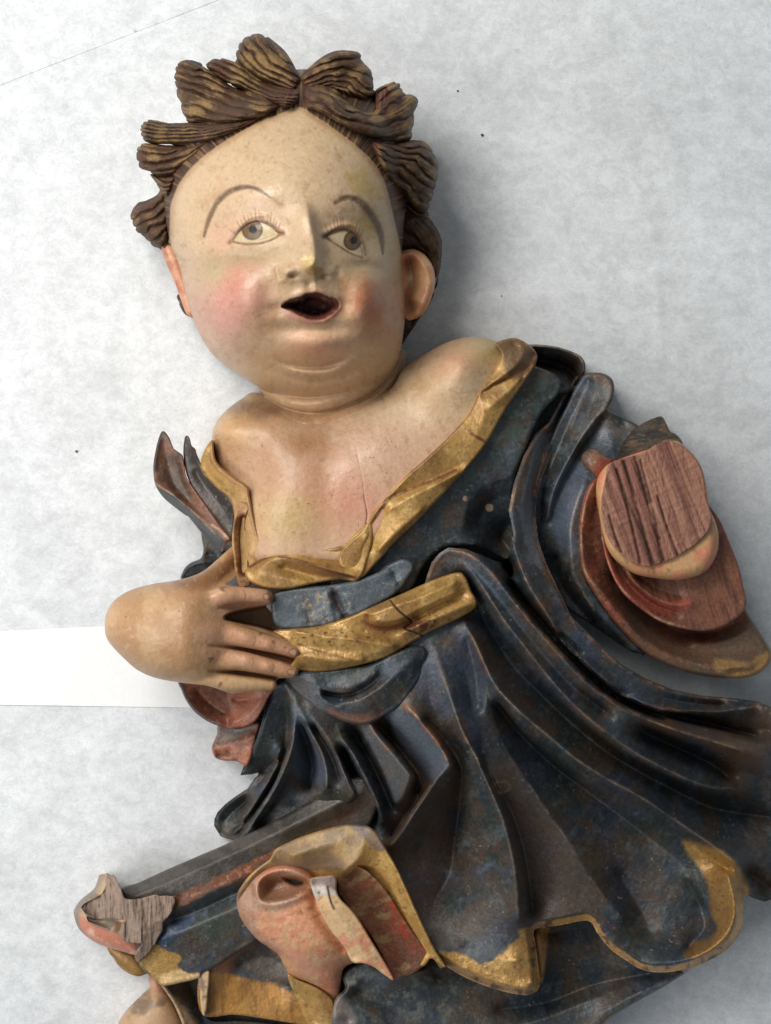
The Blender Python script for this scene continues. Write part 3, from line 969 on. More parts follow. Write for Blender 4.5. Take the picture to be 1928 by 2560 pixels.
# ---- hair: every carved lock is its own piece
def lock(poly, flow, z0, zs, root_dark=True, freq=7.0, light=0.5, seed=0, zk=0.62, amp=13.0, cham=None, dark=0.0, lift=9, behind=False):
    """poly: outline, flow: line from tip to root that the carved strands follow"""
    lg = Grid(spl(poly, True), 1.7)
    X, Y = lg.X, lg.Y
    fl = spl(flow)
    dd, t, s = pdist(X, Y, fl)
    # half-width of the lock along the flow so that the strands run together at the root
    wid = float(np.percentile(dd[lg.d > 0], 96))
    taper = 1.0 - 0.45 * t
    v = s * dd / (wid * taper)
    wob = (fbm(X, Y, 60, seed + 200, 3) - 0.5) * 0.5
    ph = v * freq * 0.5 + wob * 3.2 + seed
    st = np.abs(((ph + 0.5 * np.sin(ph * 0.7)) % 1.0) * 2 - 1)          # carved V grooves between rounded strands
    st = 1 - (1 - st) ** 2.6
    fine = fbm(v * 130 + seed * 31, t * 16, 5, seed + 230, 3)
    lg.d = lg.d + ((st - 0.7) * 4.5 + 5.0 * (fbm(X, Y, 16, seed + 340, 3) - 0.5)) * sst(1 - t, 0.45, 0.9)
    u = inflate(lg.d > 0, lg.step)
    ci = np.clip(np.round((lg.x - BG.x[0]) / BG.step).astype(int), 0, len(BG.x) - 1)
    ri = np.clip(np.round((lg.y - BG.y[0]) / BG.step).astype(int), 0, len(BG.y) - 1)
    under, dhl = BZ[np.ix_(ri, ci)], BD[np.ix_(ri, ci)]
    under = np.where(dhl < 44, 304 - 0.7 * (44 - dhl), under)
    pl = z0 + (zs - z0) * t
    Z = (pl if behind else smax(pl, blur(under, 9) + lift * sst(lg.d, 0, 14), 14)) + zk * np.sqrt(np.maximum(u, 0)) + amp * st * (0.35 + 1.3 * fbm(X, Y, 40, seed + 320, 3)) * sst(lg.d, 0, 9) + 5.0 * (fbm(X, Y, 22, seed + 330, 4) - 0.5) + 3.6 * (fine - 0.5)
    n = fbm(X, Y, 34, seed + 260, 4)
    c = mix(flat(X, HAIR_D), HAIR_R, sst(n, 0.4, 0.65) * 0.8)
    gl = sst(st * 0.35 + fine * 0.6 + (fbm(X, Y, 34, seed + 290, 3) - 0.5) * 1.2, 0.5, 0.85)
    c = mix(c, HAIR_L, gl * light * 0.8)
    c = mix(c, sr(44, 34, 28), sst(1 - st, 0.5, 1.0) * 0.6)  # groove shade put into the colour: near-black between the strands
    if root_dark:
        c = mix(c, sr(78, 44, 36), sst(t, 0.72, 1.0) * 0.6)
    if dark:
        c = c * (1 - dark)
    if cham is not None:            # a chip broken off, bare wood
        m = sdf(X, Y, np.array(cham))
        mm = sst(m, -1.5, 1.5)
        gr = fbm(X * 6, Y * 0.6, 22, seed + 300, 3)
        c = c * (1 - mm[..., None]) + mm[..., None] * mix(flat(X, sr(112, 78, 64)), sr(78, 50, 42), sst(gr, 0.4, 0.62))
        Z = Z - mm * (10 + 0.0 * Z)
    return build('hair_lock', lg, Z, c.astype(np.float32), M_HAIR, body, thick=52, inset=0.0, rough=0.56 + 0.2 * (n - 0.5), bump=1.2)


# topmost locks, left of the parting
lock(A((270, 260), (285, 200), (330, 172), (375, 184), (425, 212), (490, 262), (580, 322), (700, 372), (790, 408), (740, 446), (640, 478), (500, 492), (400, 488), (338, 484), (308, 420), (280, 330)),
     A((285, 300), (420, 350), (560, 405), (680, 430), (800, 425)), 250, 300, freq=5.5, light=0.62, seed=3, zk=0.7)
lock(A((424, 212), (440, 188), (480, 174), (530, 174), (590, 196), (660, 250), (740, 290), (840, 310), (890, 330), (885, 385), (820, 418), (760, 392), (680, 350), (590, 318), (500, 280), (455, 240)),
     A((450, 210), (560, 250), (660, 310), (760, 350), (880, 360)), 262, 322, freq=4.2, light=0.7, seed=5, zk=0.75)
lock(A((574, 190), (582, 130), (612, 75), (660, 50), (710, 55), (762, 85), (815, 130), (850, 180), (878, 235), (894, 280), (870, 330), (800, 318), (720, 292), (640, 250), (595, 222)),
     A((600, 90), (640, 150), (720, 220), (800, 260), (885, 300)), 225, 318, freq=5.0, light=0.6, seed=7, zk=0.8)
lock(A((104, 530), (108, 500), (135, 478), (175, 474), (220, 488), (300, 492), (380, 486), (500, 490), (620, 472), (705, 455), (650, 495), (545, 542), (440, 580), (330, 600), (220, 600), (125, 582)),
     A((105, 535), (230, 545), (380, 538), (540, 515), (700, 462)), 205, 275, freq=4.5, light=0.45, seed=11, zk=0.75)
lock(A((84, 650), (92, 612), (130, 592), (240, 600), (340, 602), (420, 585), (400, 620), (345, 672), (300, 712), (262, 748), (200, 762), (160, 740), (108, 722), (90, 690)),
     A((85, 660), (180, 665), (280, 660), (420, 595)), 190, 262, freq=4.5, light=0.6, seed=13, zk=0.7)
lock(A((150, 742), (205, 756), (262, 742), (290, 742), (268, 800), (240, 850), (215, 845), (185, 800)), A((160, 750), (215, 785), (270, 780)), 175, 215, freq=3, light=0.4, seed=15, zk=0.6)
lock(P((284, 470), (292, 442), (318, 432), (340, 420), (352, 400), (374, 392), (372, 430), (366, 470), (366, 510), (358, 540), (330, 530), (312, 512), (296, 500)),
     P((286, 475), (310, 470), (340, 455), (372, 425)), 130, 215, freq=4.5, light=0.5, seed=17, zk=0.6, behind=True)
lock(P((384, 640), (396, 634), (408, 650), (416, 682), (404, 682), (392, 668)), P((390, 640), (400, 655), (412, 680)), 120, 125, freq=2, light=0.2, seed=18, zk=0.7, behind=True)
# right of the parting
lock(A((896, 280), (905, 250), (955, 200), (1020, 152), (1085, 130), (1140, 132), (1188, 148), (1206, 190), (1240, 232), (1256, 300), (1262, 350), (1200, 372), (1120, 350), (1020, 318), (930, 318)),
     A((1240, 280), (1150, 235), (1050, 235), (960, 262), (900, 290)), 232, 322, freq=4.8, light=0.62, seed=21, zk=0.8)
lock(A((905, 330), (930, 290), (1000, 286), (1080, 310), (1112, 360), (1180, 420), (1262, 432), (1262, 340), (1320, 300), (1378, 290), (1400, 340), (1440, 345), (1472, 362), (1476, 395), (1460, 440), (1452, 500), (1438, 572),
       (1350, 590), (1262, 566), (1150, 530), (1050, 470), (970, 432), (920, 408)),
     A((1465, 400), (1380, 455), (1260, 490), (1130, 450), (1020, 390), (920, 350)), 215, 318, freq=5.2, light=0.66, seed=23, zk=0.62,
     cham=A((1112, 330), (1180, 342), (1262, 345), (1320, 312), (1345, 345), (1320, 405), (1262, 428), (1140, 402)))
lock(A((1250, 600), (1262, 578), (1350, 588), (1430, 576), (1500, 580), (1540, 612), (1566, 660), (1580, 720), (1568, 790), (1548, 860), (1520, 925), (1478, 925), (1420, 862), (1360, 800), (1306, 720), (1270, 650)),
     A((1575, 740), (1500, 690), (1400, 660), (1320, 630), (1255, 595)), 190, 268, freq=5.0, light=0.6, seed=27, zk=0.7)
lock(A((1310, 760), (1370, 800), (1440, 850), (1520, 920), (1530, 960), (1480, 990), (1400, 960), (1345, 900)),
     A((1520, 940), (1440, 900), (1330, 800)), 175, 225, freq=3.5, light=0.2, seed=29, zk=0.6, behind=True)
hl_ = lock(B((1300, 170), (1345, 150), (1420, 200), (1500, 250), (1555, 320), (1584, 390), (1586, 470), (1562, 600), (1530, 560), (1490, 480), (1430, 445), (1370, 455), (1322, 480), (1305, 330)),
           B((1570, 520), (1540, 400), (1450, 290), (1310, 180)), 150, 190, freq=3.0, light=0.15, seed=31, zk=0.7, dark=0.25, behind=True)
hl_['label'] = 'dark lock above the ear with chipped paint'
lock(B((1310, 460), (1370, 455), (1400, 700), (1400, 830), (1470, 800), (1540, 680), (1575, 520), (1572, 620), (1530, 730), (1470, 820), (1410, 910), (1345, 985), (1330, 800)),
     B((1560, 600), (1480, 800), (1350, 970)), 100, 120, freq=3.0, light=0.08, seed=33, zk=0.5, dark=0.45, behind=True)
# ---------------------------------------------------------------- paints for the carved clothing
def grit(c, X, Y, seed, a=0.30, dark=(40, 30, 24), dk=0.5):
    """fine age: hair scratches, rubbed grain and small losses"""
    n = fbm(X, Y, 6, seed + 801, 3)
    ang = 0.6 + (seed % 7) * 0.4
    ca, sa = math.cos(ang), math.sin(ang)
    st = fbm((X * ca + Y * sa) / 7, -X * sa + Y * ca, 4, seed + 802, 3)
    c = c * (1 + a * 1.6 * (n - 0.5) + a * 1.3 * (st - 0.5))[..., None]
    return mix(c, sr(*dark), sst(fbm(X, Y, 13, seed + 803, 5), 0.66, 0.80) * dk)



def blue(X, Y, seed, light=0.0, brown=0.0):
    a, b, d, e = fbm(X, Y, 110, seed, 4), fbm(X, Y, 60, seed + 1, 5), fbm(X, Y, 26, seed + 2, 4), fbm(X, Y, 9, seed + 3, 3)
    c = flat(X, sr(45, 51, 56))
    c = mix(c, sr(40, 46, 44), sst(a, 0.40, 0.64) * 0.8)
    c = mix(c, sr(70, 57, 45), sst(b + brown, 0.42, 0.7) * 0.8)
    c = mix(c, sr(45, 54, 72), sst(fbm(X, Y, 80, seed + 4, 4), 0.5, 0.75) * 0.55)
    c = mix(c, sr(82, 90, 98), sst(d + 0.4 * (e - 0.5) + light, 0.5, 0.85) * 0.55)
    c = mix(c, sr(66, 76, 68), sst(fbm(X, Y, 16, seed + 5, 4), 0.58, 0.8) * 0.4)
    c = mix(c, sr(150, 132, 112), sst(vnoise(X, Y, 5, seed + 6) * (vnoise(X, Y, 40, seed + 7) > 0.55), 0.93, 0.97) * 0.8)
    return grit(c * 1.22, X, Y, seed, 0.38, (30, 26, 24), 0.5)


def gold(X, Y, seed, dull=0.0):
    a, b, d = fbm(X, Y, 70, seed, 4), fbm(X, Y, 26, seed + 1, 5), fbm(X, Y, 9, seed + 2, 3)
    c = flat(X, sr(182, 142, 80))
    c = mix(c, sr(208, 176, 112), sst(b, 0.5, 0.75) * 0.6)
    c = mix(c, sr(142, 104, 60), sst(a + dull, 0.46, 0.74) * 0.7)
    c = mix(c, sr(122, 80, 52), sst(d + 0.5 * (b - 0.5), 0.62, 0.85) * 0.55)
    return grit(c * 0.9, X, Y, seed, 0.11, (98, 64, 42), 0.5)


def red(X, Y, seed, brown=0.0):
    a, b, d = fbm(X, Y, 80, seed, 4), fbm(X, Y, 30, seed + 1, 5), fbm(X, Y, 10, seed + 2, 3)
    c = flat(X, sr(126, 70, 53))
    c = mix(c, sr(96, 66, 51), sst(a + brown, 0.42, 0.66) * 0.85)
    c = mix(c, sr(154, 86, 68), sst(b, 0.54, 0.78) * 0.5)
    c = mix(c, sr(150, 112, 78), sst(d + 0.4 * (b - 0.5), 0.66, 0.8) * 0.5)
    return grit(c, X, Y, seed, 0.34, (62, 40, 30), 0.7)


def wear(c, g, lines, w=5, col=(128, 92, 66), a=0.8, seed=0, hi=0.4):
    """paint rubbed off along a carved edge: brown wood with paler scratches"""
    for k, pts in enumerate(lines):
        q = spl([p[:2] for p in pts])
        dd, t, s = pdist(g.X, g.Y, q)
        n = fbm(g.X, g.Y, 22, seed + 500 + k, 4)
        ww = w * (0.15 + 1.5 * n)
        off = dd + 3.5 * (fbm(g.X, g.Y, 8, seed + 540 + k, 2) - 0.5)
        m = (1 - sst(off, ww * 0.3, ww * 1.6)) * sst(n, 0.36, 0.62)
        c = mix(c, sr(*col), m * a * 0.8 * sst(fbm(g.X, g.Y, 60, seed + 620 + k, 3), 0.28, 0.5))
        c = mix(c, sr(176, 152, 124), np.exp(-0.5 * (off / 1.5) ** 2) * sst(fbm(g.X, g.Y, 30, seed + 580 + k, 3), 0.45, 0.6) * hi)
    return c


def grain(X, Y, ang, seed, a=(132, 84, 70), b=(92, 54, 46), s=7, stretch=14):
    ca, sa = math.cos(ang), math.sin(ang)
    u, v = X * ca + Y * sa, -X * sa + Y * ca
    n = fbm(u / stretch, v, s, seed, 4)
    n2 = fbm(u / stretch, v, s * 5, seed + 1, 3)
    c = mix(flat(X, sr(*a)), sr(*b), sst(n * 0.6 + n2 * 0.4, 0.45, 0.68))
    return c, n


# ---------------------------------------------------------------- the great skirt with its mantle folds: one carved block
m1l = [(x, y) for x, y in D((650, 255), (580, 370), (512, 500), (440, 565), (380, 680), (332, 820), (306, 950), (312, 1080), (342, 1220), (402, 1350), (482, 1480), (565, 1600), (660, 1700), (752, 1790))] + \
    J((700, 490), (790, 580), (880, 660), (960, 725), (1060, 775), (1200, 808), (1400, 812), (1580, 790))
m1l = [p for i, p in enumerate(m1l) if i < 11 or i > 13]
m1r = D((690, 262), (640, 335), (600, 425), (545, 520), (495, 590), (470, 700), (434, 850), (428, 980), (442, 1110), (484, 1230), (540, 1350)) + \
    J((735, 378), (850, 492), (960, 596), (1080, 666), (1200, 716), (1340, 746), (1500, 762), (1600, 790))
m1m = D((560, 440), (500, 545), (440, 650), (395, 800), (370, 950), (375, 1090), (410, 1220), (470, 1350), (550, 1480)) + J((690, 420), (790, 520), (900, 615), (1010, 690), (1130, 745), (1300, 778), (1450, 788))
c2 = J((78, 190), (100, 125), (170, 60), (250, 78), (340, 132), (420, 222), (500, 322), (590, 430), (690, 542), (800, 662), (900, 742), (1000, 802), (1130, 862), (1260, 912), (1400, 952), (1640, 1022))
c3 = J((100, 180), (140, 118), (200, 95), (262, 155), (330, 242), (420, 382), (520, 512), (640, 662), (760, 792), (900, 912), (1030, 1002), (1200, 1092), (1370, 1162), (1490, 1168))
c4 = J((246, 400), (300, 500), (360, 642), (430, 742), (520, 832), (640, 932), (760, 1032), (900, 1122), (1050, 1202), (1200, 1302), (1350, 1402), (1500, 1512))
c5 = J((90, 480), (150, 650), (200, 800), (250, 930), (312, 1040), (370, 1170), (430, 1322), (470, 1472), (490, 1602), (500, 1772))
c6 = J((352, 700), (385, 860), (450, 1010), (540, 1140), (640, 1290), (730, 1420), (800, 1540), (900, 1680), (980, 1770))
p1 = I((1265, 290), (1350, 370), (1430, 460), (1500, 560), (1545, 650))
p1b = I((1545, 650), (1490, 700), (1420, 770), (1330, 900), (1250, 1030), (1180, 1130))
p2 = I((1060, 400), (1130, 500), (1220, 600), (1310, 712))
p2b = I((1310, 712), (1280, 780), (1220, 880))
p3 = I((850, 410), (900, 500), (960, 590), (1020, 700), (1070, 800), (1110, 890), (1136, 990))
p4 = I((645, 265), (760, 430), (860, 580), (900, 680), (950, 780), (976, 825))
p4b = I((976, 825), (900, 890), (850, 930))
p5 = I((610, 250), (700, 440), (770, 570), (798, 680), (802, 780))
p5b = I((802, 780), (720, 835), (600, 900))
p6 = I((545, 155), (592, 260), (606, 420), (580, 560), (530, 690), (460, 830), (360, 990), (290, 1080))
hem = Hc((300, 640), (340, 668), (400, 705), (470, 738), (560, 770), (650, 789), (700, 786), (728, 755), (724, 690), (712, 590), (706, 528), (760, 516), (830, 504), (925, 490),
         (965, 545), (1010, 600), (1070, 645), (1150, 690), (1240, 698), (1330, 682), (1430, 642), (1510, 582), (1552, 500), (1554, 430), (1545, 370))
sk_poly = np.array([p[:2] for p in
    E((800, 540), (880, 470), (1000, 440), (1300, 330), (1500, 230)) + J((60, 230), (74, 180), (96, 120), (130, 80), (172, 54), (250, 60), (330, 90), (400, 120), (450, 100)) +
    D((318, 1080), (296, 950), (322, 815), (372, 672), (434, 556), (506, 492), (574, 364), (650, 245), (690, 235), (712, 270), (660, 380), (590, 520), (520, 650), (470, 780), (440, 900), (436, 980), (450, 1105), (490, 1225), (546, 1345)) +
    J((741, 372), (856, 486), (966, 588), (1084, 658), (1204, 708), (1344, 738), (1500, 752), (1600, 765), (1740, 820), (1760, 1200), (1760, 1700)) + Hc((1700, 392), (1640, 412), (1590, 396), (1560, 380))])
sk_poly = np.vstack([sk_poly, spl(hem)[::-1, :2], np.array([p[:2] for p in M((1400, 1000), (1000, 300), (900, 150)) +
    I((880, 1000), (600, 1060), (330, 1120), (240, 1096), (170, 1072), (132, 1010), (134, 970), (152, 930), (200, 880), (260, 835), (330, 790), (378, 722), (415, 690), (350, 705), (288, 710), (310, 650), (345, 580), (385, 490), (425, 360), (450, 240), (500, 160))])])
g = Grid(sk_poly, 2.2)
X, Y = g.X, g.Y
hole = D((215, 1030), (260, 1060), (300, 1100), (305, 1180))
Ls = [(m1l, 225, 262, 300, 325, 338, 335, 318, 290, 250), (m1r, 210, 236, 262, 286, 300, 298, 282, 262, 225), (m1m, 235, 290, 312, 308, 285, 232),
      (J((440, 130), (480, 240), (560, 345), (660, 470), (760, 575), (860, 672), (960, 752), (1100, 812), (1300, 850), (1600, 930)), 205, 215, 225, 225, 215, 205, 205, 215),
      (c2, 300, 330, 348, 356, 356, 350, 335, 312, 290, 262), (c3, 296, 325, 344, 350, 348, 340, 322, 296, 262),
      (J((200, 76), (300, 165), (400, 285), (500, 410), (620, 560), (740, 690), (900, 815)), 322, 324, 322, 318, 305, 280), (J((1060, 900), (1250, 985), (1400, 1060), (1470, 1120)), 245, 215, 200, 205),
      (J((300, 330), (380, 460), (480, 610), (610, 740), (740, 862), (890, 985), (1030, 1075), (1200, 1165), (1400, 1260), (1660, 1300)), 270, 245, 238, 235, 230, 222, 205, 175, 165),
      (c4, 300, 330, 345, 345, 338, 326, 312, 300),
      (J((395, 780), (520, 930), (660, 1060), (820, 1180), (980, 1300), (1120, 1410), (1250, 1520), (1350, 1680)), 262, 232, 215, 212, 215, 222, 235, 250),
      (Hc((1330, 330), (1380, 430), (1400, 520), (1330, 600)), 235, 232, 238, 245), (Hc((1180, 660), (1300, 650), (1420, 600), (1500, 520), (1520, 420), (1490, 300)), 275, 280, 285, 292, 298, 300),
      (Hc((1050, 300), (1120, 420), (1180, 540)), 222, 228, 240),
      (c5, 300, 318, 335, 342, 340, 336, 330), (c6, 294, 284, 278, 276, 274, 270, 268),
      (J((330, 1060), (430, 1230), (500, 1400), (540, 1600), (560, 1740)), 300, 268, 258, 254, 250),
      (J((235, 480), (255, 640), (285, 800)), 292, 286, 286), (J((262, 480), (300, 640), (312, 800)), 288, 284, 286), (J((250, 420), (310, 560), (352, 690), (338, 860), (318, 1000)), 302, 304, 296, 294, 298), (J((180, 700), (230, 850), (290, 980)), 318, 322, 325),
      (J((235, 1070), (230, 1200), (200, 1420), (180, 1560)) + Hc((300, 420), (300, 500)), 262, 232, 222, 232, 262),
      (Hc((420, 600), (520, 640), (640, 650)), 275, 290, 310), (Hc((310, 630), (340, 650), (460, 715), (640, 768), (700, 740)), 282, 282, 286, 302, 312),
      (p1, 300, 325, 336, 340), (p1b, 340, 322, 300, 282), (I((1450, 950), (1350, 1150), (1400, 1300)), 258, 250, 245), (I((1580, 720), (1560, 900)), 262, 240),
      (I((1380, 380), (1480, 480), (1560, 580), (1600, 660)), 285, 272, 262, 262), (I((1400, 120), (1420, 260), (1500, 380)), 296, 285, 285),
      (I((1165, 330), (1260, 470), (1350, 610), (1428, 740)), 285, 282, 282, 275), (I((1428, 740), (1380, 820), (1300, 930), (1190, 1080)), 268, 250, 240, 235),
      (p2, 300, 318, 326, 328), (p2b, 326, 300, 270), (I((1100, 410), (1200, 520), (1290, 630), (1350, 720), (1330, 800)), 258, 244, 238, 240, 240), (I((1000, 425), (1090, 590), (1160, 740), (1206, 870)), 285, 288, 285, 268),
      (I((960, 450), (1060, 620), (1130, 760), (1190, 900)), 250, 232, 228, 228), (p3, 290, 312, 316, 308, 290, 270), (I((890, 560), (970, 720), (1030, 840), (1080, 950)), 245, 232, 230, 230),
      (p4, 296, 312, 314, 308, 305), (p4b, 302, 275, 255), (I((720, 420), (830, 600), (880, 740)), 275, 270, 270), (p5, 300, 312, 312, 305, 300), (p5b, 298, 262, 240),
      (I((650, 420), (700, 560), (720, 680), (700, 780)), 270, 240, 230, 228), (I((620, 560), (580, 720), (480, 900), (400, 1000)), 285, 262, 240, 225), (p6, 292, 306, 310, 300, 275, 240),
      (I((590, 480), (550, 620), (490, 760), (420, 860), (330, 970), (240, 1040)), 262, 230, 205, 195, 190, 190), (I((455, 250), (430, 380), (380, 520), (330, 640), (295, 705)), 262, 262, 255, 240, 225),
      (I((530, 230), (570, 330), (575, 450), (520, 610), (430, 690)), 270, 252, 240, 225, 205), (I((140, 985), (170, 925), (270, 845), (350, 795), (440, 720)), 190, 200, 212, 215, 215), (I((170, 1050), (240, 1075), (330, 1010)), 185, 195, 210),
      (I((190, 980), (240, 930), (330, 860)), 130, 140, 170),
      (J((1480, 880), (1660, 900)), 230, 225), (J((1500, 1080), (1640, 1120)), 232, 225), (J((1400, 1340), (1660, 1420)), 225, 215), (J((1560, 1560), (1666, 1640)), 215, 205),
      (E((900, 520), (1200, 440), (1420, 330)), 285, 290, 296)]


def shift(pts, d):
    q = np.array([p[:2] for p in pts], float)
    t = np.gradient(q, axis=0)
    t /= np.hypot(t[:, 0], t[:, 1])[:, None]
    return [tuple(v) for v in q + d * np.column_stack([-t[:, 1], t[:, 0]])]


Ls += [(shift(c3, 24)[3:], 262, 268, 268, 262, 250, 232, 210), (shift(c4, 24)[4:], 272, 268, 262, 256, 252, 250), (shift(c2, -26)[4:], 285, 285, 285, 280, 270, 255),
       (shift(c5, -16)[4:], 290, 290, 290, 286), (shift(p6, 18)[3:], 262, 245, 225)]


def deep(z):
    return max(45, 292 + (z - 292) * (2.3 if z < 292 else 1.3))


Ls = [((l[0],) + tuple(deep(z) for z in l[1:])) for l in Ls]
Z = g.mem(Ls, 3.5, 60)
Z = Z - 8 * np.exp(-0.5 * ((np.abs(g.d)) / 4) ** 2)
# hem: a cut edge with a slanting lighter face
dhm, th, shm = pdist(X, Y, spl(hem))
hw = 17 + 6 * (fbm(X, Y, 40, 611, 3) - 0.4)
Z = Z - 34 * (1 - sst(dhm, 0, hw + 4))
# chisel facets and fibre of the wood under the paint
Z = Z + 2.6 * (fbm(X, Y, 34, 612, 3) - 0.5) + 1.1 * (fbm(X, Y, 9, 613, 2) - 0.5)
for (x, y, r) in [(J((420, 1165))[0] + (22,))]:
    rr = np.hypot(X - x, (Y - y) * 1.6)
    Z = Z + 2.2 * np.exp(-0.5 * ((rr - r) / 4) ** 2)
c = blue(X, Y, 620, light=-0.05, brown=0.03)
bp_ = g.area(J((330, 1060), (450, 1050), (640, 1300), (800, 1560), (900, 1700), (560, 1760), (480, 1500), (420, 1280)), 30, 12)
c = mix(c, sr(72, 58, 47), bp_ * (0.35 + 0.75 * fbm(X, Y, 60, 631, 4)))
for (pts, a) in ((J((0, 1100), (170, 1060), (220, 1200), (180, 1400), (60, 1777), (-120, 1700), (-80, 1300)), 0.8), (J((1000, 860), (1400, 860), (1640, 820), (1666, 1000), (1500, 1010), (1250, 940)), 0.85), (J((1380, 980), (1500, 960), (1640, 1020), (1600, 1100), (1560, 1200), (1500, 1200)), 0.9),
                 (J((280, 440), (420, 560), (640, 860), (900, 1050), (860, 1000), (600, 880), (430, 720), (340, 600)), 0.7), (I((1290, 300), (1560, 560), (1600, 680), (1480, 900), (1400, 1100), (1580, 620), (1420, 440)), 0.7)):
    m = g.area(pts, 16, 14)
    c = mix(c, sr(84, 62, 46), m * a * (0.3 + 0.8 * fbm(X, Y, 40, 632, 4)))
c = mix(c, sr(48, 58, 80), g.area(J((240, 460), (330, 640), (330, 860), (300, 980), (200, 700)), 8, 10) * 0.4)
c = mix(c, sr(92, 100, 122), g.area(J((10, 700), (100, 520), (140, 640), (190, 840), (120, 800)), 10, 10) * 0.55 * fbm(X, Y, 30, 633, 4))
c = mix(c, sr(78, 88, 102), g.area(I((1130, 330), (1240, 300), (1420, 480), (1530, 650), (1420, 740), (1330, 640)), 8, 8) * 0.7)
c = mix(c, sr(92, 92, 94), g.area(I((1000, 410), (1060, 400), (1310, 712), (1215, 870), (1150, 720)), 5, 6) * 0.6)
c = mix(c, sr(76, 88, 104), g.area(I((610, 260), (690, 440), (780, 600), (790, 760), (620, 720), (600, 560)), 8, 10) * 0.6)
c = mix(c, sr(88, 94, 100), g.area(I((660, 300), (760, 440), (900, 680), (920, 760), (820, 780), (780, 560)), 8, 8) * 0.45)
c = mix(c, sr(96, 104, 110), g.area(D((470, 545), (500, 600), (430, 800), (420, 980), (480, 1230), (440, 1240), (380, 1100), (360, 950), (390, 780), (430, 600)), 5, 5) * 0.75)
c = mix(c, sr(72, 84, 96), g.area(J((180, 70), (300, 150), (430, 300), (560, 470), (700, 640), (600, 540), (400, 290), (230, 110)), 6, 6) * 0.7)
c = wear(c, g, [m1l, m1r], 8, (100, 72, 54), 0.85, 0)
c = wear(c, g, [c2], 9, (104, 76, 56), 0.85, 5)
c = wear(c, g, [c3, c4, c5], 5, (112, 90, 72), 0.6, 9, 0.12)
c = wear(c, g, [c6, p1b, p2b, p3, p4, p5, p6], 3.0, (104, 88, 74), 0.45, 14, 0.15)
c = wear(c, g, [p1, p2], 9, (124, 78, 52), 0.85, 24)
g1 = g.area(Hc((330, 620), (430, 630), (520, 660), (640, 560), (650, 530), (720, 520), (735, 640), (740, 760), (660, 810), (500, 770), (300, 660)), 6, 9)
g2 = g.area(Hc((1310, 170), (1400, 190), (1470, 220), (1560, 300), (1560, 520), (1500, 600), (1400, 660), (1320, 640), (1330, 600), (1440, 540), (1430, 430), (1390, 300)), 9, 12)
gm = np.maximum(g1, g2)
gc = gold(X, Y, 640, 0.12)
c = mix(c, sr(60, 50, 40), g2 * 0.4)
c = c * (1 - gm[..., None]) + gc * gm[..., None]
# the cut face of the hem: old ground showing
hm = 1 - sst(dhm + 4 * (fbm(X, Y, 12, 651, 3) - 0.5), hw * 0.7, hw)
hcol = mix(flat(X, sr(176, 140, 100)), sr(110, 84, 64), sst(fbm(X, Y, 18, 652, 4), 0.5, 0.68))
hcol = mix(hcol, sr(206, 160, 84), sst(fbm(X, Y, 50, 653, 3), 0.52, 0.62) * 0.7)
c = c * (1 - hm[..., None]) + hcol * hm[..., None]
ring = np.hypot(X - J((420, 1165))[0][0], (Y - J((420, 1165))[0][1]) * 1.6)
c = mix(c, sr(112, 88, 58), np.exp(-0.5 * ((ring - 22) / 5) ** 2) * 0.5)
skirt = build('skirt', g, Z, c.astype(np.float32), M_BLUE, statue, zbot=24, inset=0.04, rough=0.50 + 0.25 * (fbm(X, Y, 50, 660, 3) - 0.5) - 0.06 * gm, metal=0.35 * gm, bump=1.0)
skirt['label'] = 'dark blue skirt of deep folds with gold touched hem'


def simple(name, poly, Zf, cf, mat, step=2.0, edge=(10, 12), parent=None, closed=True, smooth=True, n=6, **kw):
    g = Grid(spl(poly, True, n) if smooth else np.array([p[:2] for p in poly], float), step)
    Z = Zf(g) if callable(Zf) else g.mem(Zf, kw.pop('blur', 4))
    kw.pop('blur', None)
    if edge:
        Z = Z + rnd(g.d, *edge)
    Z = Z + 1.8 * (fbm(g.X, g.Y, 30, 700, 3) - 0.5) + 0.8 * (fbm(g.X, g.Y, 9, 701, 2) - 0.5)
    r = cf(g)
    ex = {}
    if isinstance(r, tuple):
        r, ex = r
    kw.update(ex)
    lb = kw.pop('label', None)
    o = build(name, g, Z, r.astype(np.float32), mat, parent or statue, **kw)
    if lb:
        o['label'] = lb
    return o


# ---------------------------------------------------------------- dark drape rising behind the bare shoulder
def f_(g):
    return wear(blue(g.X, g.Y, 710, brown=0.15), g, [D((410, 90), (560, 102), (655, 142), (690, 195))], 6, (70, 54, 44), 0.7, 40)
simple('back_drape', D((340, 95), (400, 86), (480, 88), (560, 100), (625, 122), (670, 145), (696, 185), (692, 235), (660, 300), (610, 340), (520, 340), (420, 300), (360, 220)),
       [(D((345, 100), (480, 94), (560, 106), (660, 148), (690, 195), (680, 240)), 190, 200, 205, 200), (D((440, 160), (540, 185), (640, 230), (630, 280)), 60, 50, 50, 60), (D((420, 230), (520, 280), (610, 320)), 190, 190, 190), (D((470, 140), (560, 150), (650, 185)), 150, 150, 150)],
       f_, M_BLUE, label='dark hollow drape behind the bare shoulder')

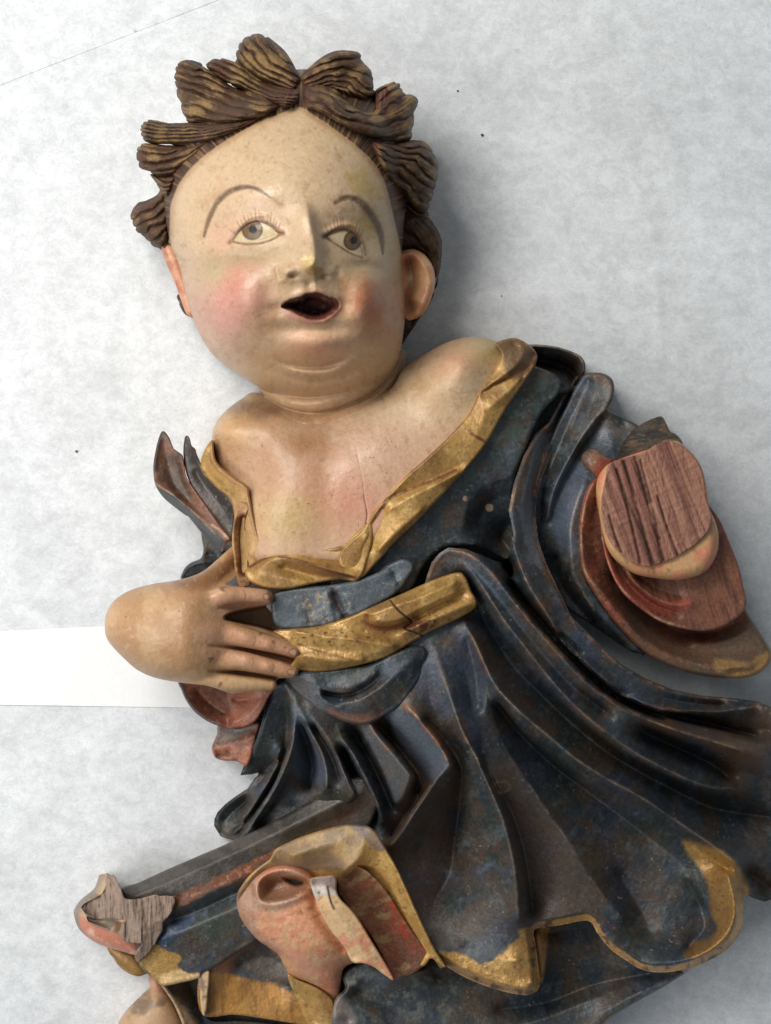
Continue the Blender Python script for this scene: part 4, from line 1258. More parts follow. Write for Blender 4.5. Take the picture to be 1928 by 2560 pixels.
# bodice between the gilt collar and the mantle fold
def f_(g):
    c = blue(g.X, g.Y, 720, light=0.02)
    c = mix(c, sr(64, 78, 72), sst(fbm(g.X, g.Y, 30, 721, 4), 0.5, 0.66) * 0.75 * g.area(D((200, 250), (560, 300), (420, 520), (340, 700), (100, 900), (-100, 1000), (60, 700)), 20))
    c = mix(c, sr(176, 150, 124), np.maximum(sst(gau(g.X, g.Y, D((195, 938))[0], 9, 9) + 0.4 * (fbm(g.X, g.Y, 6, 722) - .5), 0.5, 0.6), sst(gau(g.X, g.Y, D((68, 890))[0], 5, 6), 0.5, 0.6)) * 0.9)
    return wear(c, g, [C((1210, 750), (1230, 650), (1300, 590), (1400, 555))], 3, (60, 62, 70), 0.4, 44, 0.1)
simple('bodice', C((1360, 120), (1500, 150), (1580, 200), (1560, 260), (1500, 330), (1440, 470), (1400, 600), (1400, 760), (1420, 900), (1380, 880), (1260, 830), (1140, 830), (1060, 900), (1000, 1000), (900, 1010), (760, 1010), (700, 960), (780, 900), (860, 820), (960, 700), (1100, 540), (1220, 400), (1310, 240)),
       [(C((1400, 180), (1330, 350), (1220, 490), (1060, 680), (900, 860), (800, 960)), 262, 286, 290, 288, 286, 285), (C((1560, 230), (1480, 340), (1420, 470), (1390, 560)), 225, 250, 262, 262), (C((1380, 560), (1290, 590), (1225, 660), (1205, 760)), 258, 262, 264, 262),
        (C((1400, 620), (1320, 650), (1270, 720), (1270, 800)), 222, 205, 205, 222), (C((1390, 740), (1350, 790), (1390, 850)), 150, 120, 130), (C((1040, 900), (1140, 820), (1260, 820)), 270, 272, 265), (C((1000, 780), (1080, 760)), 288, 284), (C((900, 930), (960, 900), (980, 980)), 300, 288, 296)],
       f_, M_BLUE, label='blue bodice beside the gilt collar')

# ---------------------------------------------------------------- right sleeve
def f_(g):
    c = blue(g.X, g.Y, 730, light=0.06)
    c = mix(c, sr(86, 96, 112), g.area(D((560, 760), (680, 700), (700, 820), (640, 1020), (640, 1180), (560, 1150), (520, 980)), 12, 12) * 0.6)
    c = mix(c, sr(96, 74, 60), g.area(D((690, 240), (800, 235), (845, 290), (845, 360), (790, 300)), 10, 8) * 0.7)
    c = wear(c, g, [D((690, 320), (640, 470), (590, 600)), D((830, 380), (750, 470), (640, 590)), D((690, 800), (645, 940), (618, 1080), (628, 1250), (665, 1350), (740, 1470))], 5, (104, 96, 92), 0.6, 50, 0.3)
    return c
simple('sleeve', D((690, 242), (745, 232), (800, 240), (838, 270), (848, 320), (840, 370), (815, 425), (880, 460), (960, 500), (1020, 560), (1000, 640), (860, 700), (780, 770), (720, 860), (690, 1000), (680, 1150), (700, 1290), (770, 1420), (880, 1560), (990, 1680), (1010, 1700), (940, 1690), (860, 1640), (720, 1540), (600, 1460), (520, 1330), (470, 1220), (430, 1100), (415, 980), (425, 850), (470, 690), (540, 520), (600, 400), (650, 300)),
       [(D((800, 250), (836, 300), (830, 370), (750, 480), (670, 590), (590, 730), (530, 860), (500, 1000)), 222, 232, 236, 240, 236, 232, 228, 224), (D((720, 270), (660, 400), (590, 560), (530, 700), (480, 850), (470, 1000)), 200, 185, 180, 178, 178, 180),
        (D((740, 250), (760, 330), (690, 450), (610, 580)), 220, 212, 214, 214), (D((790, 470), (720, 580), (640, 700), (560, 850), (520, 1000)), 205, 195, 190, 186, 186), (D((900, 470), (850, 580), (760, 720)), 205, 225, 240), (D((640, 800), (590, 960), (580, 1100), (600, 1200)), 225, 245, 240, 215),
        (D((690, 810), (648, 930), (616, 1060), (622, 1240), (660, 1350), (740, 1470), (860, 1600), (1000, 1720)), 250, 262, 266, 260, 250, 235, 220, 205), (D((540, 1200), (570, 1320), (640, 1430), (760, 1560), (900, 1680)), 165, 135, 130, 140, 160)],
       f_, M_BLUE, edge=(8, 10), label='blue-grey upper sleeve beside the mantle fold')

sc = [D((748, 800), (702, 900), (676, 1050), (682, 1200), (704, 1290), (800, 1400), (920, 1550), (1050, 1665), (1200, 1735), (1400, 1775), (1560, 1775)), D((775, 1000), (795, 1150), (835, 1280), (905, 1390), (995, 1465), (1100, 1535), (1240, 1575), (1380, 1570), (1500, 1500))]
def f_(g):
    c = red(g.X, g.Y, 740)
    low = g.area(D((900, 1450), (1000, 1560), (1200, 1640), (1340, 1640), (1470, 1560), (1540, 1480), (1690, 1640), (1690, 1780), (1500, 1850), (1200, 1810), (1000, 1690)), 16, 12)
    c = mix(c, sr(88, 74, 58), low * (0.5 + 0.6 * fbm(g.X, g.Y, 40, 742, 4)))
    c = mix(c, sr(150, 116, 70), g.area(D((1380, 1730), (1540, 1740), (1640, 1690), (1680, 1700), (1620, 1810), (1480, 1830), (1380, 1800)), 6, 8) * 0.75)
    c = mix(c, sr(74, 50, 42), g.line(D((900, 1420), (1010, 1510), (1150, 1590), (1300, 1610)), 14) * 0.5)
    return wear(c, g, [sc[0]], 6, (150, 104, 76), 0.7, 60, 0.4)
simple('sleeve_lining', D((740, 790), (700, 850), (672, 960), (662, 1100), (672, 1230), (710, 1330), (780, 1440), (880, 1570), (990, 1680), (1100, 1748), (1250, 1802), (1400, 1826), (1530, 1826), (1620, 1792), (1666, 1735), (1666, 1690), (1640, 1640), (1590, 1560), (1540, 1480), (1400, 1200), (1000, 900), (800, 790)),
       [(sc[0], 290, 292, 290, 285, 275, 262, 248, 235, 225), (D((780, 820), (742, 1000), (748, 1180), (800, 1330), (900, 1470), (1010, 1580), (1150, 1660), (1350, 1690), (1540, 1640)), 262, 258, 255, 245, 225, 205, 195, 192, 185), (D((850, 1300), (930, 1420), (1040, 1500), (1200, 1590), (1360, 1590), (1480, 1540)), 195, 160, 120, 96, 96, 110),
        (D((1250, 1640), (1400, 1640), (1560, 1580)), 190, 190, 180), (D((1450, 1790), (1600, 1770), (1650, 1720)), 205, 200, 190)],
       f_, M_RED, edge=(12, 20), label='lower red-brown sleeve lining fold', zbot=60)

def f_(g):
    c = red(g.X, g.Y, 750, 0.05)
    gr, n = grain(g.X, g.Y, 1.25, 752, (126, 84, 64), (86, 55, 43), 8, 10)
    m = g.area(D((960, 1290), (1300, 1300), (1480, 1100), (1560, 1400), (1480, 1560), (1250, 1590), (1050, 1450)), 16, 14)
    c = c * (1 - m[..., None] * 0.8) + gr * m[..., None] * 0.8
    c = mix(c, sr(160, 84, 68), g.line(D((800, 1180), (850, 1290), (930, 1370), (1020, 1430), (1120, 1460), (1230, 1445)), 13) * (0.3 + fbm(g.X, g.Y, 14, 753, 4)))
    return wear(c, g, [D((780, 1080), (830, 1260), (900, 1375), (990, 1450), (1080, 1520), (1240, 1570))], 5, (168, 96, 76), 0.7, 64, 0.6)
simple('sleeve_lining', D((755, 820), (770, 1000), (785, 1120), (820, 1250), (885, 1375), (980, 1462), (1090, 1535), (1220, 1574), (1340, 1580), (1450, 1540), (1535, 1455), (1520, 1340), (1500, 1250), (1450, 1120), (1370, 960), (1200, 800), (900, 760)),
       [(D((775, 1000), (800, 1140), (840, 1260), (900, 1362), (990, 1445), (1100, 1515), (1240, 1560)), 292, 296, 296, 290, 280, 268, 255), (D((820, 1100), (870, 1250), (940, 1350), (1050, 1440), (1180, 1490)), 255, 242, 232, 226, 232), (D((880, 1220), (950, 1320), (1040, 1400), (1150, 1445), (1250, 1440)), 292, 292, 288, 280, 266),
        (D((960, 1290), (1080, 1370), (1200, 1400)), 222, 226, 240), (D((1300, 1310), (1420, 1200)), 238, 238), (D((1330, 1540), (1460, 1450), (1520, 1400)), 246, 240, 236)],
       f_, M_RED, edge=(8, 8), thick=42, inset=0.1, label='upper red sleeve lining with bright red ridges')

# dark scrap of sleeve above the stump, round stud
def f_(g):
    c = mix(flat(g.X, sr(58, 52, 46)), sr(84, 70, 56), sst(fbm(g.X * 0.8, g.Y * 2, 30, 760, 4), 0.45, 0.7))
    return mix(c, sr(170, 128, 84), g.line(D((1000, 655), (1120, 600), (1200, 610)), 7) * sst(fbm(g.X, g.Y, 10, 761, 3), 0.4, 0.6) * 0.8)
def z_(g):
    st = fbm(g.X * 0.6 + g.Y, g.Y * 2.2, 22, 762, 3)
    return tps(g.X, g.Y, D((850, 700, 230), (900, 580, 225), (1080, 470, 215), (1200, 600, 270), (1000, 650, 285), (1130, 560, 260))) + 22 * (st - 0.5)
simple('sleeve_scrap', D((840, 720), (870, 640), (905, 580), (950, 530), (1000, 495), (1060, 468), (1096, 462), (1118, 495), (1140, 540), (1172, 556), (1205, 605), (1150, 640), (1000, 690), (900, 720)), z_, f_, M_WOOD, edge=(6, 8), n=3, label='dark splintered remnant of cloth above the stump')
def f_(g):
    c = mix(flat(g.X, sr(138, 104, 82)), sr(100, 74, 60), sst(fbm(g.X, g.Y, 14, 765, 4), 0.45, 0.65))
    return mix(c, sr(140, 72, 56), g.area(D((760, 680), (840, 690), (800, 770), (740, 780)), 6, 5))
simple('stud', D((676, 690), (690, 650), (730, 632), (775, 645), (800, 670), (840, 690), (830, 730), (790, 770), (760, 785), (735, 755), (700, 735)), lambda g: 262 + 0.9 * np.sqrt(np.maximum(inflate(g.d > 0, g.step), 0)), f_, M_RED, edge=None, step=1.5, label='small round stud beside the cut arm')

CRACKS = [(D((862, 740), (915, 930), (985, 1225)), 2.2), (D((900, 700), (965, 930), (1050, 1235)), 2.8), (D((955, 668), (1020, 900), (1105, 1210)), 3.2), (D((985, 690), (1050, 950), (1085, 1100)), 1.8), (D((1075, 880), (1120, 1030), (1180, 1185)), 1.8), (D((822, 980), (850, 1080), (885, 1170)), 1.8)]
# cut arm: a flesh-coloured ring and a sawn wooden face
def f_(g):
    c = mix(flat(g.X, sr(190, 148, 104)), sr(202, 128, 98), sst(fbm(g.X, g.Y, 40, 770, 4), 0.48, 0.64) * 0.8)
    c = mix(c, sr(140, 110, 74), sst(fbm(g.X, g.Y, 14, 771, 4), 0.6, 0.75) * 0.6)
    return c
arm = simple('arm_stump', D((752, 820), (790, 730), (860, 690), (1000, 640), (1150, 590), (1230, 630), (1300, 720), (1335, 850), (1345, 940), (1375, 1010), (1392, 1080), (1385, 1170), (1345, 1250), (1290, 1290), (1180, 1314), (1060, 1305), (960, 1285), (880, 1235), (820, 1170), (785, 1080), (765, 950)),
             lambda g: 312 + 0 * g.X, f_, M_SKIN, edge=(30, 34), zbot=150, rough=0.45, label='cut arm stump with flesh paint on its rim')
def f_(g):
    c, n = grain(g.X, g.Y, 1.22, 775, (150, 108, 90), (116, 78, 66), 7, 16)
    band = g.area(D((840, 690), (960, 650), (1020, 900), (1130, 1200), (1040, 1245), (950, 1225), (880, 1000)), 9, 6)
    gr, n2 = grain(g.X, g.Y, 1.2, 777, (134, 90, 76), (52, 30, 25), 10, 22)
    c = c * (1 - band[..., None] * .85) + gr * band[..., None] * .85
    for k, (ln, w) in enumerate(CRACKS):
        dd, t, s = pdist(g.X, g.Y, spl(ln))
        c = mix(c, sr(44, 27, 23), np.exp(-0.5 * ((dd + 2.0 * (fbm(g.X, g.Y, 14, 790 + k, 3) - .5)) / w) ** 2) * sst(fbm(g.X, g.Y, 30, 795 + k, 2), 0.25, 0.5) * 0.9)
    cr = np.abs(fbm(g.X * 0.9, g.Y * 0.16, 10, 779, 2) - 0.5)
    c = mix(c, sr(74, 44, 38), sst(cr, 0.035, 0.0) * 0.5)
    return c, {'rough': 0.62}
def z_(g):
    ca, sa = math.cos(1.2), math.sin(1.2)
    u, v = g.X * ca + g.Y * sa, -g.X * sa + g.Y * ca
    Q = 0 * g.X
    for ln, w in CRACKS:
        dd, t, s = pdist(g.X, g.Y, spl(ln))
        Q = Q - 5 * np.exp(-0.5 * (dd / (w + 0.6)) ** 2)
    return 324 + Q + 4 * (fbm(u / 18, v, 6, 777, 3) - 0.5) + 3 * (fbm(u * 0.9, v * 0.3, 8, 781, 3) - 0.5)
simple('sawn_face', D((852, 692), (930, 672), (1000, 650), (1060, 612), (1130, 590), (1190, 608), (1250, 655), (1295, 720), (1318, 800), (1325, 870), (1345, 940), (1356, 1005), (1330, 1070), (1270, 1130), (1180, 1190), (1100, 1225), (1030, 1246), (950, 1230), (880, 1180), (822, 1110), (786, 1010), (780, 900), (800, 790), (815, 720)),
       z_, f_, M_WOOD, edge=(3, 3), parent=arm, zbot=290, inset=0, label='sawn brown wooden face of the arm stump')

# ---------------------------------------------------------------- gilt collar
co_in = C((1352, 105), (1312, 190), (1270, 250), (1240, 320), (1150, 425), (1050, 520), (990, 570), (920, 648), (880, 700), (850, 735), (740, 830), (560, 842), (462, 858))
co_out = C((1480, 100), (1400, 250), (1330, 360), (1270, 470), (1160, 600), (1040, 725), (960, 800), (880, 882), (815, 946))
def f_(g):
    c = gold(g.X, g.Y, 800)
    c = mix(c, sr(96, 74, 58), g.area(C((1330, 60), (1400, 38), (1475, 80), (1490, 110), (1440, 190), (1380, 180), (1350, 110)), 10, 8) * 0.85)
    c = mix(c, sr(126, 84, 62), g.line(C((1200, 360), (1100, 460), (1020, 540)), 9) * 0.7)
    for ln in (C((1490, 120), (1400, 180), (1320, 215), (1280, 240)), C((1180, 540), (1080, 580), (980, 620), (915, 650)), C((915, 650), (890, 720), (855, 790), (845, 850), (810, 940)), C((1240, 400), (1290, 430))):
        c = mix(c, sr(104, 62, 38), g.line(ln, 4) * (0.4 + 0.8 * fbm(g.X, g.Y, 12, 803, 3)))
    return c, {'metal': 0.22}
simple('collar', C((1330, 62), (1370, 42), (1410, 38), (1450, 58), (1482, 88), (1488, 125), (1450, 190), (1400, 262), (1345, 350), (1300, 430), (1240, 510), (1160, 600), (1040, 725), (960, 800), (885, 884), (820, 948), (760, 930), (740, 850), (830, 760), (875, 690), (920, 640), (990, 562), (1060, 500), (1150, 415), (1230, 325), (1268, 245), (1310, 185), (1352, 105)),
       [(co_in[:10], 300, 305, 312, 322, 332, 338, 340, 342), (C((1400, 60), (1440, 90), (1400, 150), (1340, 200), (1290, 235)), 285, 300, 312, 318, 318), (C((1488, 120), (1400, 170), (1330, 210), (1280, 245)), 270, 290, 296, 300), (C((1460, 160), (1380, 240), (1310, 300)), 290, 312, 322),
        (co_out, 265, 295, 305, 312, 318, 322, 324, 326, 326), (C((1275, 260), (1290, 330), (1250, 420), (1200, 480)), 310, 322, 322, 318), (C((1240, 340), (1180, 430), (1080, 530)), 318, 322, 326),
        (C((1200, 520), (1100, 570), (1000, 610), (930, 640)), 306, 316, 322, 328), (C((1190, 548), (1090, 600), (990, 650), (930, 690)), 336, 342, 346, 348), (C((1050, 690), (950, 780), (890, 840)), 348, 348, 346), (C((905, 680), (870, 760), (850, 840)), 326, 324, 322), (C((850, 780), (800, 860), (800, 930)), 342, 338, 334)],
       f_, M_GOLD, edge=(6, 12), rough=0.46, blur=3, label='gilt collar edge running down from the bare shoulder')
def f_(g):
    c = gold(g.X, g.Y, 810)
    c = mix(c, sr(140, 96, 54), g.area(C((520, 870), (620, 880), (740, 925), (800, 948), (640, 935), (540, 900)), 5, 5) * 0.7)
    for ln in (C((400, 905), (470, 868), (560, 846), (740, 828)), C((510, 865), (600, 885), (700, 918), (800, 946))):
        c = mix(c, sr(96, 60, 40), g.line(ln, 3.2) * (0.4 + 0.8 * fbm(g.X, g.Y, 12, 813, 3)))
    return c, {'metal': 0.22}
simple('collar', C((385, 915), (430, 880), (470, 862), (560, 842), (650, 838), (745, 824), (800, 775), (850, 735), (868, 760), (860, 830), (815, 950), (740, 952), (640, 968), (560, 985), (500, 990), (440, 980), (395, 955)),
       [(C((400, 905), (465, 868), (560, 848), (740, 832)), 312, 322, 332, 338), (C((420, 920), (500, 872), (600, 888), (700, 915), (800, 938)), 330, 345, 350, 350, 345), (C((520, 905), (640, 935), (780, 950)), 318, 320, 320), (C((430, 935), (520, 945), (620, 962)), 338, 342, 336), (C((820, 790), (790, 860), (770, 900)), 338, 330, 326), (C((620, 860), (720, 870), (760, 880)), 322, 322, 322)],
       f_, M_GOLD, edge=(6, 10), rough=0.46, blur=3, label='crumpled gilt collar edge below the breast')
def f_(g):
    c = gold(g.X, g.Y, 820, 0.02)
    c = mix(c, sr(176, 140, 92), g.area(C((330, 640), (420, 640), (440, 720), (420, 860), (380, 930), (350, 800)), 10, 8) * 0.8)
    c = mix(c, sr(132, 94, 56), g.line(C((258, 440), (265, 510), (330, 575), (390, 610), (400, 680), (430, 780)), 8) * 0.6)
    return c, {'metal': 0.2}
simple('collar', C((248, 432), (262, 430), (275, 505), (335, 560), (392, 598), (402, 640), (420, 730), (440, 800), (462, 860), (430, 890), (400, 920), (365, 940), (345, 900), (352, 800), (340, 700), (325, 650), (270, 600), (222, 545), (215, 510), (228, 465)),
       [(C((250, 440), (268, 515), (330, 572), (388, 608), (410, 700), (450, 840)), 235, 262, 290, 302, 312, 318), (C((225, 500), (240, 550), (300, 610), (345, 660), (362, 760), (370, 900)), 225, 240, 262, 275, 285, 285), (C((245, 490), (290, 575), (360, 630), (385, 720), (405, 860)), 245, 268, 292, 300, 306)],
       f_, M_GOLD, edge=(7, 14), rough=0.46, label='narrow gilt collar band at the shoulder on the left of the photo')

# ---------------------------------------------------------------- flaps at the shoulder on the left of the photo
def f_(g):
    c = mix(flat(g.X, sr(64, 58, 54)), sr(92, 88, 84), sst(fbm(g.X, g.Y, 30, 830, 4), 0.48, 0.66))
    c = mix(c, sr(44, 34, 30), g.area(K((540, 190), (600, 260), (640, 330), (660, 420), (560, 480), (530, 330)), 6, 6) * 0.8)
    c = mix(c, sr(92, 58, 40), g.area(K((600, 640), (700, 740), (900, 980), (980, 1150), (800, 900)), 6, 6) * 0.7)
    return mix(c, sr(170, 164, 156), sst(vnoise(g.X, g.Y, 5, 833), 0.93, 0.97) * 0.7)
simple('robe_flap', K((536, 210), (552, 186), (572, 190), (590, 225), (603, 280), (638, 312), (652, 360), (690, 450), (715, 545), (790, 620), (920, 720), (1030, 840), (1012, 940), (1000, 1080), (985, 1190), (900, 1120), (760, 900), (660, 760), (580, 620), (535, 470), (524, 330)),
       [(K((550, 200), (560, 350), (590, 500), (650, 640), (760, 820), (900, 1010), (980, 1170)), 150, 170, 185, 195, 205, 215, 225), (K((600, 300), (680, 450), (740, 580), (860, 700), (1000, 850)), 165, 195, 215, 235, 255), (K((640, 520), (760, 680), (900, 860), (960, 1000)), 170, 190, 205, 215)],
       f_, M_BLUE, edge=(5, 8), step=1.6, n=4, thick=26, inset=0.1, label='inner grey-brown pointed robe flap')
kc = K((255, 640), (330, 690), (420, 745), (510, 820), (600, 900), (700, 990), (800, 1085), (925, 1195))
def f_(g):
    c = mix(flat(g.X, sr(110, 78, 62)), sr(74, 56, 46), sst(fbm(g.X, g.Y, 34, 840, 4), 0.45, 0.65))
    dk = sdf(g.X, g.Y, np.vstack([spl(kc)[:, :2], np.array(K((850, 1320), (600, 1150), (300, 850), (200, 650)))]))
    c = mix(c, sr(58, 60, 62), sst(dk + 2 * (fbm(g.X, g.Y, 14, 841) - .5), -1.5, 1.5))
    c = mix(c, sr(48, 40, 36), g.line(K((262, 500), (270, 350), (325, 160)), 8) * 0.8)
    c = mix(c, sr(124, 82, 66), g.area(K((500, 420), (545, 480), (570, 590), (690, 770), (850, 980), (960, 1160), (800, 1000), (640, 800), (540, 600)), 5, 5) * 0.8)
    c = mix(c, sr(186, 150, 116), g.line(K((800, 1030), (880, 1090), (950, 1160)), 3) * 0.7)
    return wear(c, g, [kc], 4, (136, 110, 92), 0.7, 70)
simple('robe_flap', K((240, 480), (250, 390), (272, 280), (300, 185), (325, 145), (350, 150), (392, 205), (430, 300), (450, 320), (510, 365), (524, 400), (535, 470), (556, 580), (620, 680), (700, 790), (790, 910), (890, 1050), (978, 1165), (940, 1200), (925, 1230), (890, 1285), (800, 1205), (700, 1110), (580, 960), (545, 940), (420, 845), (330, 765), (262, 660), (244, 570)),
       [(kc, 205, 215, 225, 235, 250, 262), (K((245, 490), (280, 300), (325, 160)), 190, 180, 165), (K((330, 250), (380, 450), (430, 650), (560, 800), (720, 950)), 165, 165, 178, 195, 225), (K((430, 320), (510, 400), (550, 560), (680, 760), (850, 1010), (960, 1165)), 175, 195, 205, 220, 240, 262),
        (K((480, 480), (520, 640), (640, 820)), 172, 182, 205), (K((300, 740), (440, 860), (600, 980), (760, 1140), (880, 1270)), 170, 175, 180, 190, 205)],
       f_, M_RED, edge=(5, 8), step=1.6, n=4, thick=30, inset=0.1, label='outer brown pointed robe flap with dark underside')
def f_(g):
    return blue(g.X, g.Y, 850, light=0.0, brown=0.02)
simple('robe_fold', K((700, 1100), (780, 1150), (900, 1260), (930, 1340), (860, 1420), (760, 1500), (620, 1540), (505, 1545), (512, 1490), (545, 1430), (600, 1385), (690, 1345), (715, 1260), (702, 1180)),
       [(K((710, 1150), (800, 1260), (880, 1380)), 120, 125, 130), (K((520, 1500), (620, 1420), (760, 1370), (840, 1360)), 130, 150, 155, 140), (K((560, 1530), (700, 1480)), 100, 105), (K((740, 1320), (830, 1330)), 105, 110)],
       f_, M_BLUE, edge=(8, 20), step=1.6, label='dark rolled fold behind the wrist')
def f_(g):
    c = mix(flat(g.X, sr(166, 124, 82)), sr(122, 84, 54), sst(fbm(g.X, g.Y, 26, 860, 4), 0.45, 0.66))
    c = mix(c, sr(92, 46, 30), g.area(K((1060, 960), (1110, 930), (1115, 1100), (1135, 1280), (1140, 1500), (1070, 1500), (1045, 1250)), 5, 4))
    return c
simple('collar_strap', K((1040, 830), (1110, 820), (1150, 870), (1120, 960), (1118, 1100), (1135, 1280), (1150, 1480), (1160, 1600), (1060, 1620), (1020, 1500), (1000, 1330), (985, 1200), (990, 1080), (1005, 960)),
       [(K((1060, 850), (1020, 1000), (1005, 1150), (1030, 1400), (1060, 1590)), 300, 305, 306, 305, 300), (K((1090, 960), (1080, 1100), (1095, 1300), (1105, 1480)), 282, 276, 276, 276), (K((1120, 900), (1115, 1050), (1135, 1280), (1145, 1480)), 304, 300, 300, 300)],
       f_, M_RED, edge=(4, 8), step=1.6, blur=2, label='narrow strap with dark red groove below the collar')

# ---------------------------------------------------------------- waistband, sash and roll
def f_(g):
    c = mix(blue(g.X, g.Y, 870, light=0.1), sr(98, 108, 116), 0.25 + 0.5 * fbm(g.X, g.Y, 24, 872, 4))
    c = mix(c, sr(170, 146, 104), sst(fbm(g.X, g.Y, 7, 873, 4) + 0.15 * g.area(E((880, 200), (1060, 170), (1040, 290), (900, 300)), 20), 0.68, 0.85) * 0.6)
    c = mix(c, sr(60, 46, 46), g.line(E((1035, 165), (1050, 220), (1080, 280)), 9) * 0.6)
    return c
simple('waistband', E((762, 215), (790, 172), (880, 155), (1000, 145), (1130, 122), (1230, 85), (1290, 45), (1340, 30), (1380, 60), (1350, 120), (1300, 180), (1200, 238), (1090, 290), (980, 322), (860, 335), (785, 322), (764, 270)),
       [(E((790, 200), (900, 185), (1130, 150), (1290, 80)), 326, 330, 330, 322), (E((790, 290), (900, 300), (1060, 270), (1200, 210), (1320, 120)), 324, 328, 328, 326, 318), (E((1030, 165), (1050, 220), (1085, 285)), 312, 306, 312), (E((1000, 170), (1015, 230), (1030, 290)), 334, 336, 334), (E((920, 260), (930, 310)), 314, 314), (E((1280, 70), (1300, 110), (1320, 150)), 308, 306, 308), (E((1080, 190), (1110, 240)), 334, 334)],
       f_, M_BLUE, edge=(8, 12), step=1.8, blur=3, label='narrow scuffed blue band above the gold sash')
crk2 = E((1278, 210), (1310, 250), (1345, 280), (1370, 302), (1345, 320), (1345, 335), (1400, 355), (1440, 376))
sz = [(E((780, 345), (900, 335), (1060, 300), (1180, 250), (1330, 185), (1480, 125), (1570, 100)), 322, 334, 338, 338, 336, 332, 322), (E((890, 505), (1000, 510), (1120, 488), (1250, 450), (1340, 405), (1440, 340), (1560, 290), (1640, 245)), 318, 324, 328, 330, 326, 322, 316, 306),
      (E((860, 340), (1000, 370), (1150, 385), (1290, 410)), 350, 358, 360, 358), (E((880, 400), (1000, 420), (1120, 430), (1240, 440)), 336, 342, 345, 345), (E((900, 450), (1020, 470), (1160, 470)), 352, 354, 350),
      (E((1175, 275), (1180, 310), (1230, 330), (1320, 320), (1420, 270), (1600, 180)), 330, 322, 320, 320, 320, 312), (E((1190, 270), (1280, 235), (1400, 200), (1560, 130)), 362, 366, 362, 348), (E((1210, 300), (1300, 300), (1400, 250), (1560, 180)), 368, 366, 360, 346), (E((1330, 350), (1440, 300), (1560, 250), (1630, 220)), 348, 346, 340, 325), (E((1000, 340), (1120, 340), (1170, 350)), 345, 345, 335)]
def f_(g):
    c = gold(g.X, g.Y, 880)
    e = fbm(g.X, g.Y, 16, 885, 4)
    c = mix(c, sr(100, 58, 40), g.area(E((1330, 325), (1400, 300), (1470, 295), (1480, 320), (1420, 350), (1360, 345)), 4, 6) * sst(e, 0.35, 0.5))
    c = mix(c, sr(110, 62, 42), g.line(E((1175, 275), (1180, 310), (1230, 332), (1320, 322), (1400, 285)), 5) * (0.5 + 0.7 * e))
    for ln in (E((860, 340), (1000, 372), (1150, 388)), E((880, 400), (1000, 440), (1120, 470)), E((1400, 270), (1560, 205))):
        c = mix(c, sr(128, 84, 48), g.line(ln, 3) * sst(e, 0.4, 0.6) * 0.8)
    rs = random.Random(9)
    for k in range(10):
        p = E((rs.uniform(900, 1300), rs.uniform(345, 400)))[0]
        c = mix(c, sr(104, 66, 46), sst(gau(g.X, g.Y, p, rs.uniform(3, 7), rs.uniform(2, 4)) + 0.5 * (e - .5), 0.5, 0.7) * 0.9)
    dd, t, s = pdist(g.X, g.Y, spl(crk2))
    c = mix(c, sr(40, 26, 20), np.exp(-0.5 * ((dd + 2 * (fbm(g.X, g.Y, 8, 886) - .5)) / 1.5) ** 2))
    return c, {'metal': 0.22}
def z_(g):
    Z = g.mem(sz, 3)
    dd, t, s = pdist(g.X, g.Y, spl(crk2))
    return Z - 5 * np.exp(-0.5 * (dd / 1.6) ** 2)
simple('sash', E((770, 345), (860, 332), (960, 322), (1100, 280), (1200, 236), (1340, 175), (1470, 118), (1570, 88), (1605, 110), (1630, 170), (1652, 210), (1640, 248), (1560, 295), (1450, 345), (1350, 405), (1250, 458), (1110, 498), (980, 520), (890, 515), (840, 500), (860, 460), (840, 400)),
       z_, f_, M_GOLD, edge=(6, 12), step=1.7, rough=0.38, zbot=240, label='wide gold sash with a cracked raised fold')
def f_(g):
    c = blue(g.X, g.Y, 890, light=0.03)
    c = mix(c, sr(98, 90, 86), g.area(I((560, 150), (680, 140), (760, 260), (900, 340), (1040, 405), (850, 370), (680, 270)), 8, 8) * 0.55)
    c = mix(c, sr(126, 84, 60), g.area(I((820, 320), (960, 340), (1080, 330), (1150, 300), (1050, 410), (900, 390)), 10, 12) * 0.75 * (0.3 + fbm(g.X, g.Y, 20, 893, 4)))
    return wear(c, g, [I((780, 195), (870, 208), (950, 200), (1040, 150), (1085, 100))], 3.5, (150, 116, 84), 0.8, 80, 0.5)
simple('cloth_roll', I((545, 150), (620, 95), (760, 85), (900, 70), (1080, 40), (1200, -20), (1330, -60), (1395, -40), (1392, 40), (1360, 130), (1300, 220), (1240, 300), (1160, 350), (1100, 385), (1040, 408), (960, 405), (860, 372), (740, 318), (650, 245)),
       [(I((560, 155), (680, 260), (780, 330), (880, 375), (980, 396), (1060, 392)), 282, 300, 308, 312, 312, 308), (I((640, 120), (760, 180), (770, 240), (850, 300), (950, 315), (1060, 290)), 322, 330, 330, 328, 324, 322), (I((780, 195), (870, 205), (960, 195), (1050, 140), (1110, 70)), 326, 330, 332, 332, 325),
        (I((785, 218), (860, 232), (950, 225), (1050, 175), (1120, 110)), 284, 280, 282, 290, 305), (I((860, 270), (980, 260), (1100, 200), (1220, 110), (1330, 0)), 318, 326, 334, 338, 330), (I((1120, 350), (1230, 270), (1320, 160), (1380, 40)), 290, 300, 302, 298), (I((760, 110), (900, 110), (1050, 60)), 318, 320, 318)],
       f_, M_BLUE, edge=(9, 18), step=1.7, blur=3.5, zbot=200, label='blue roll of cloth curling below the sash')

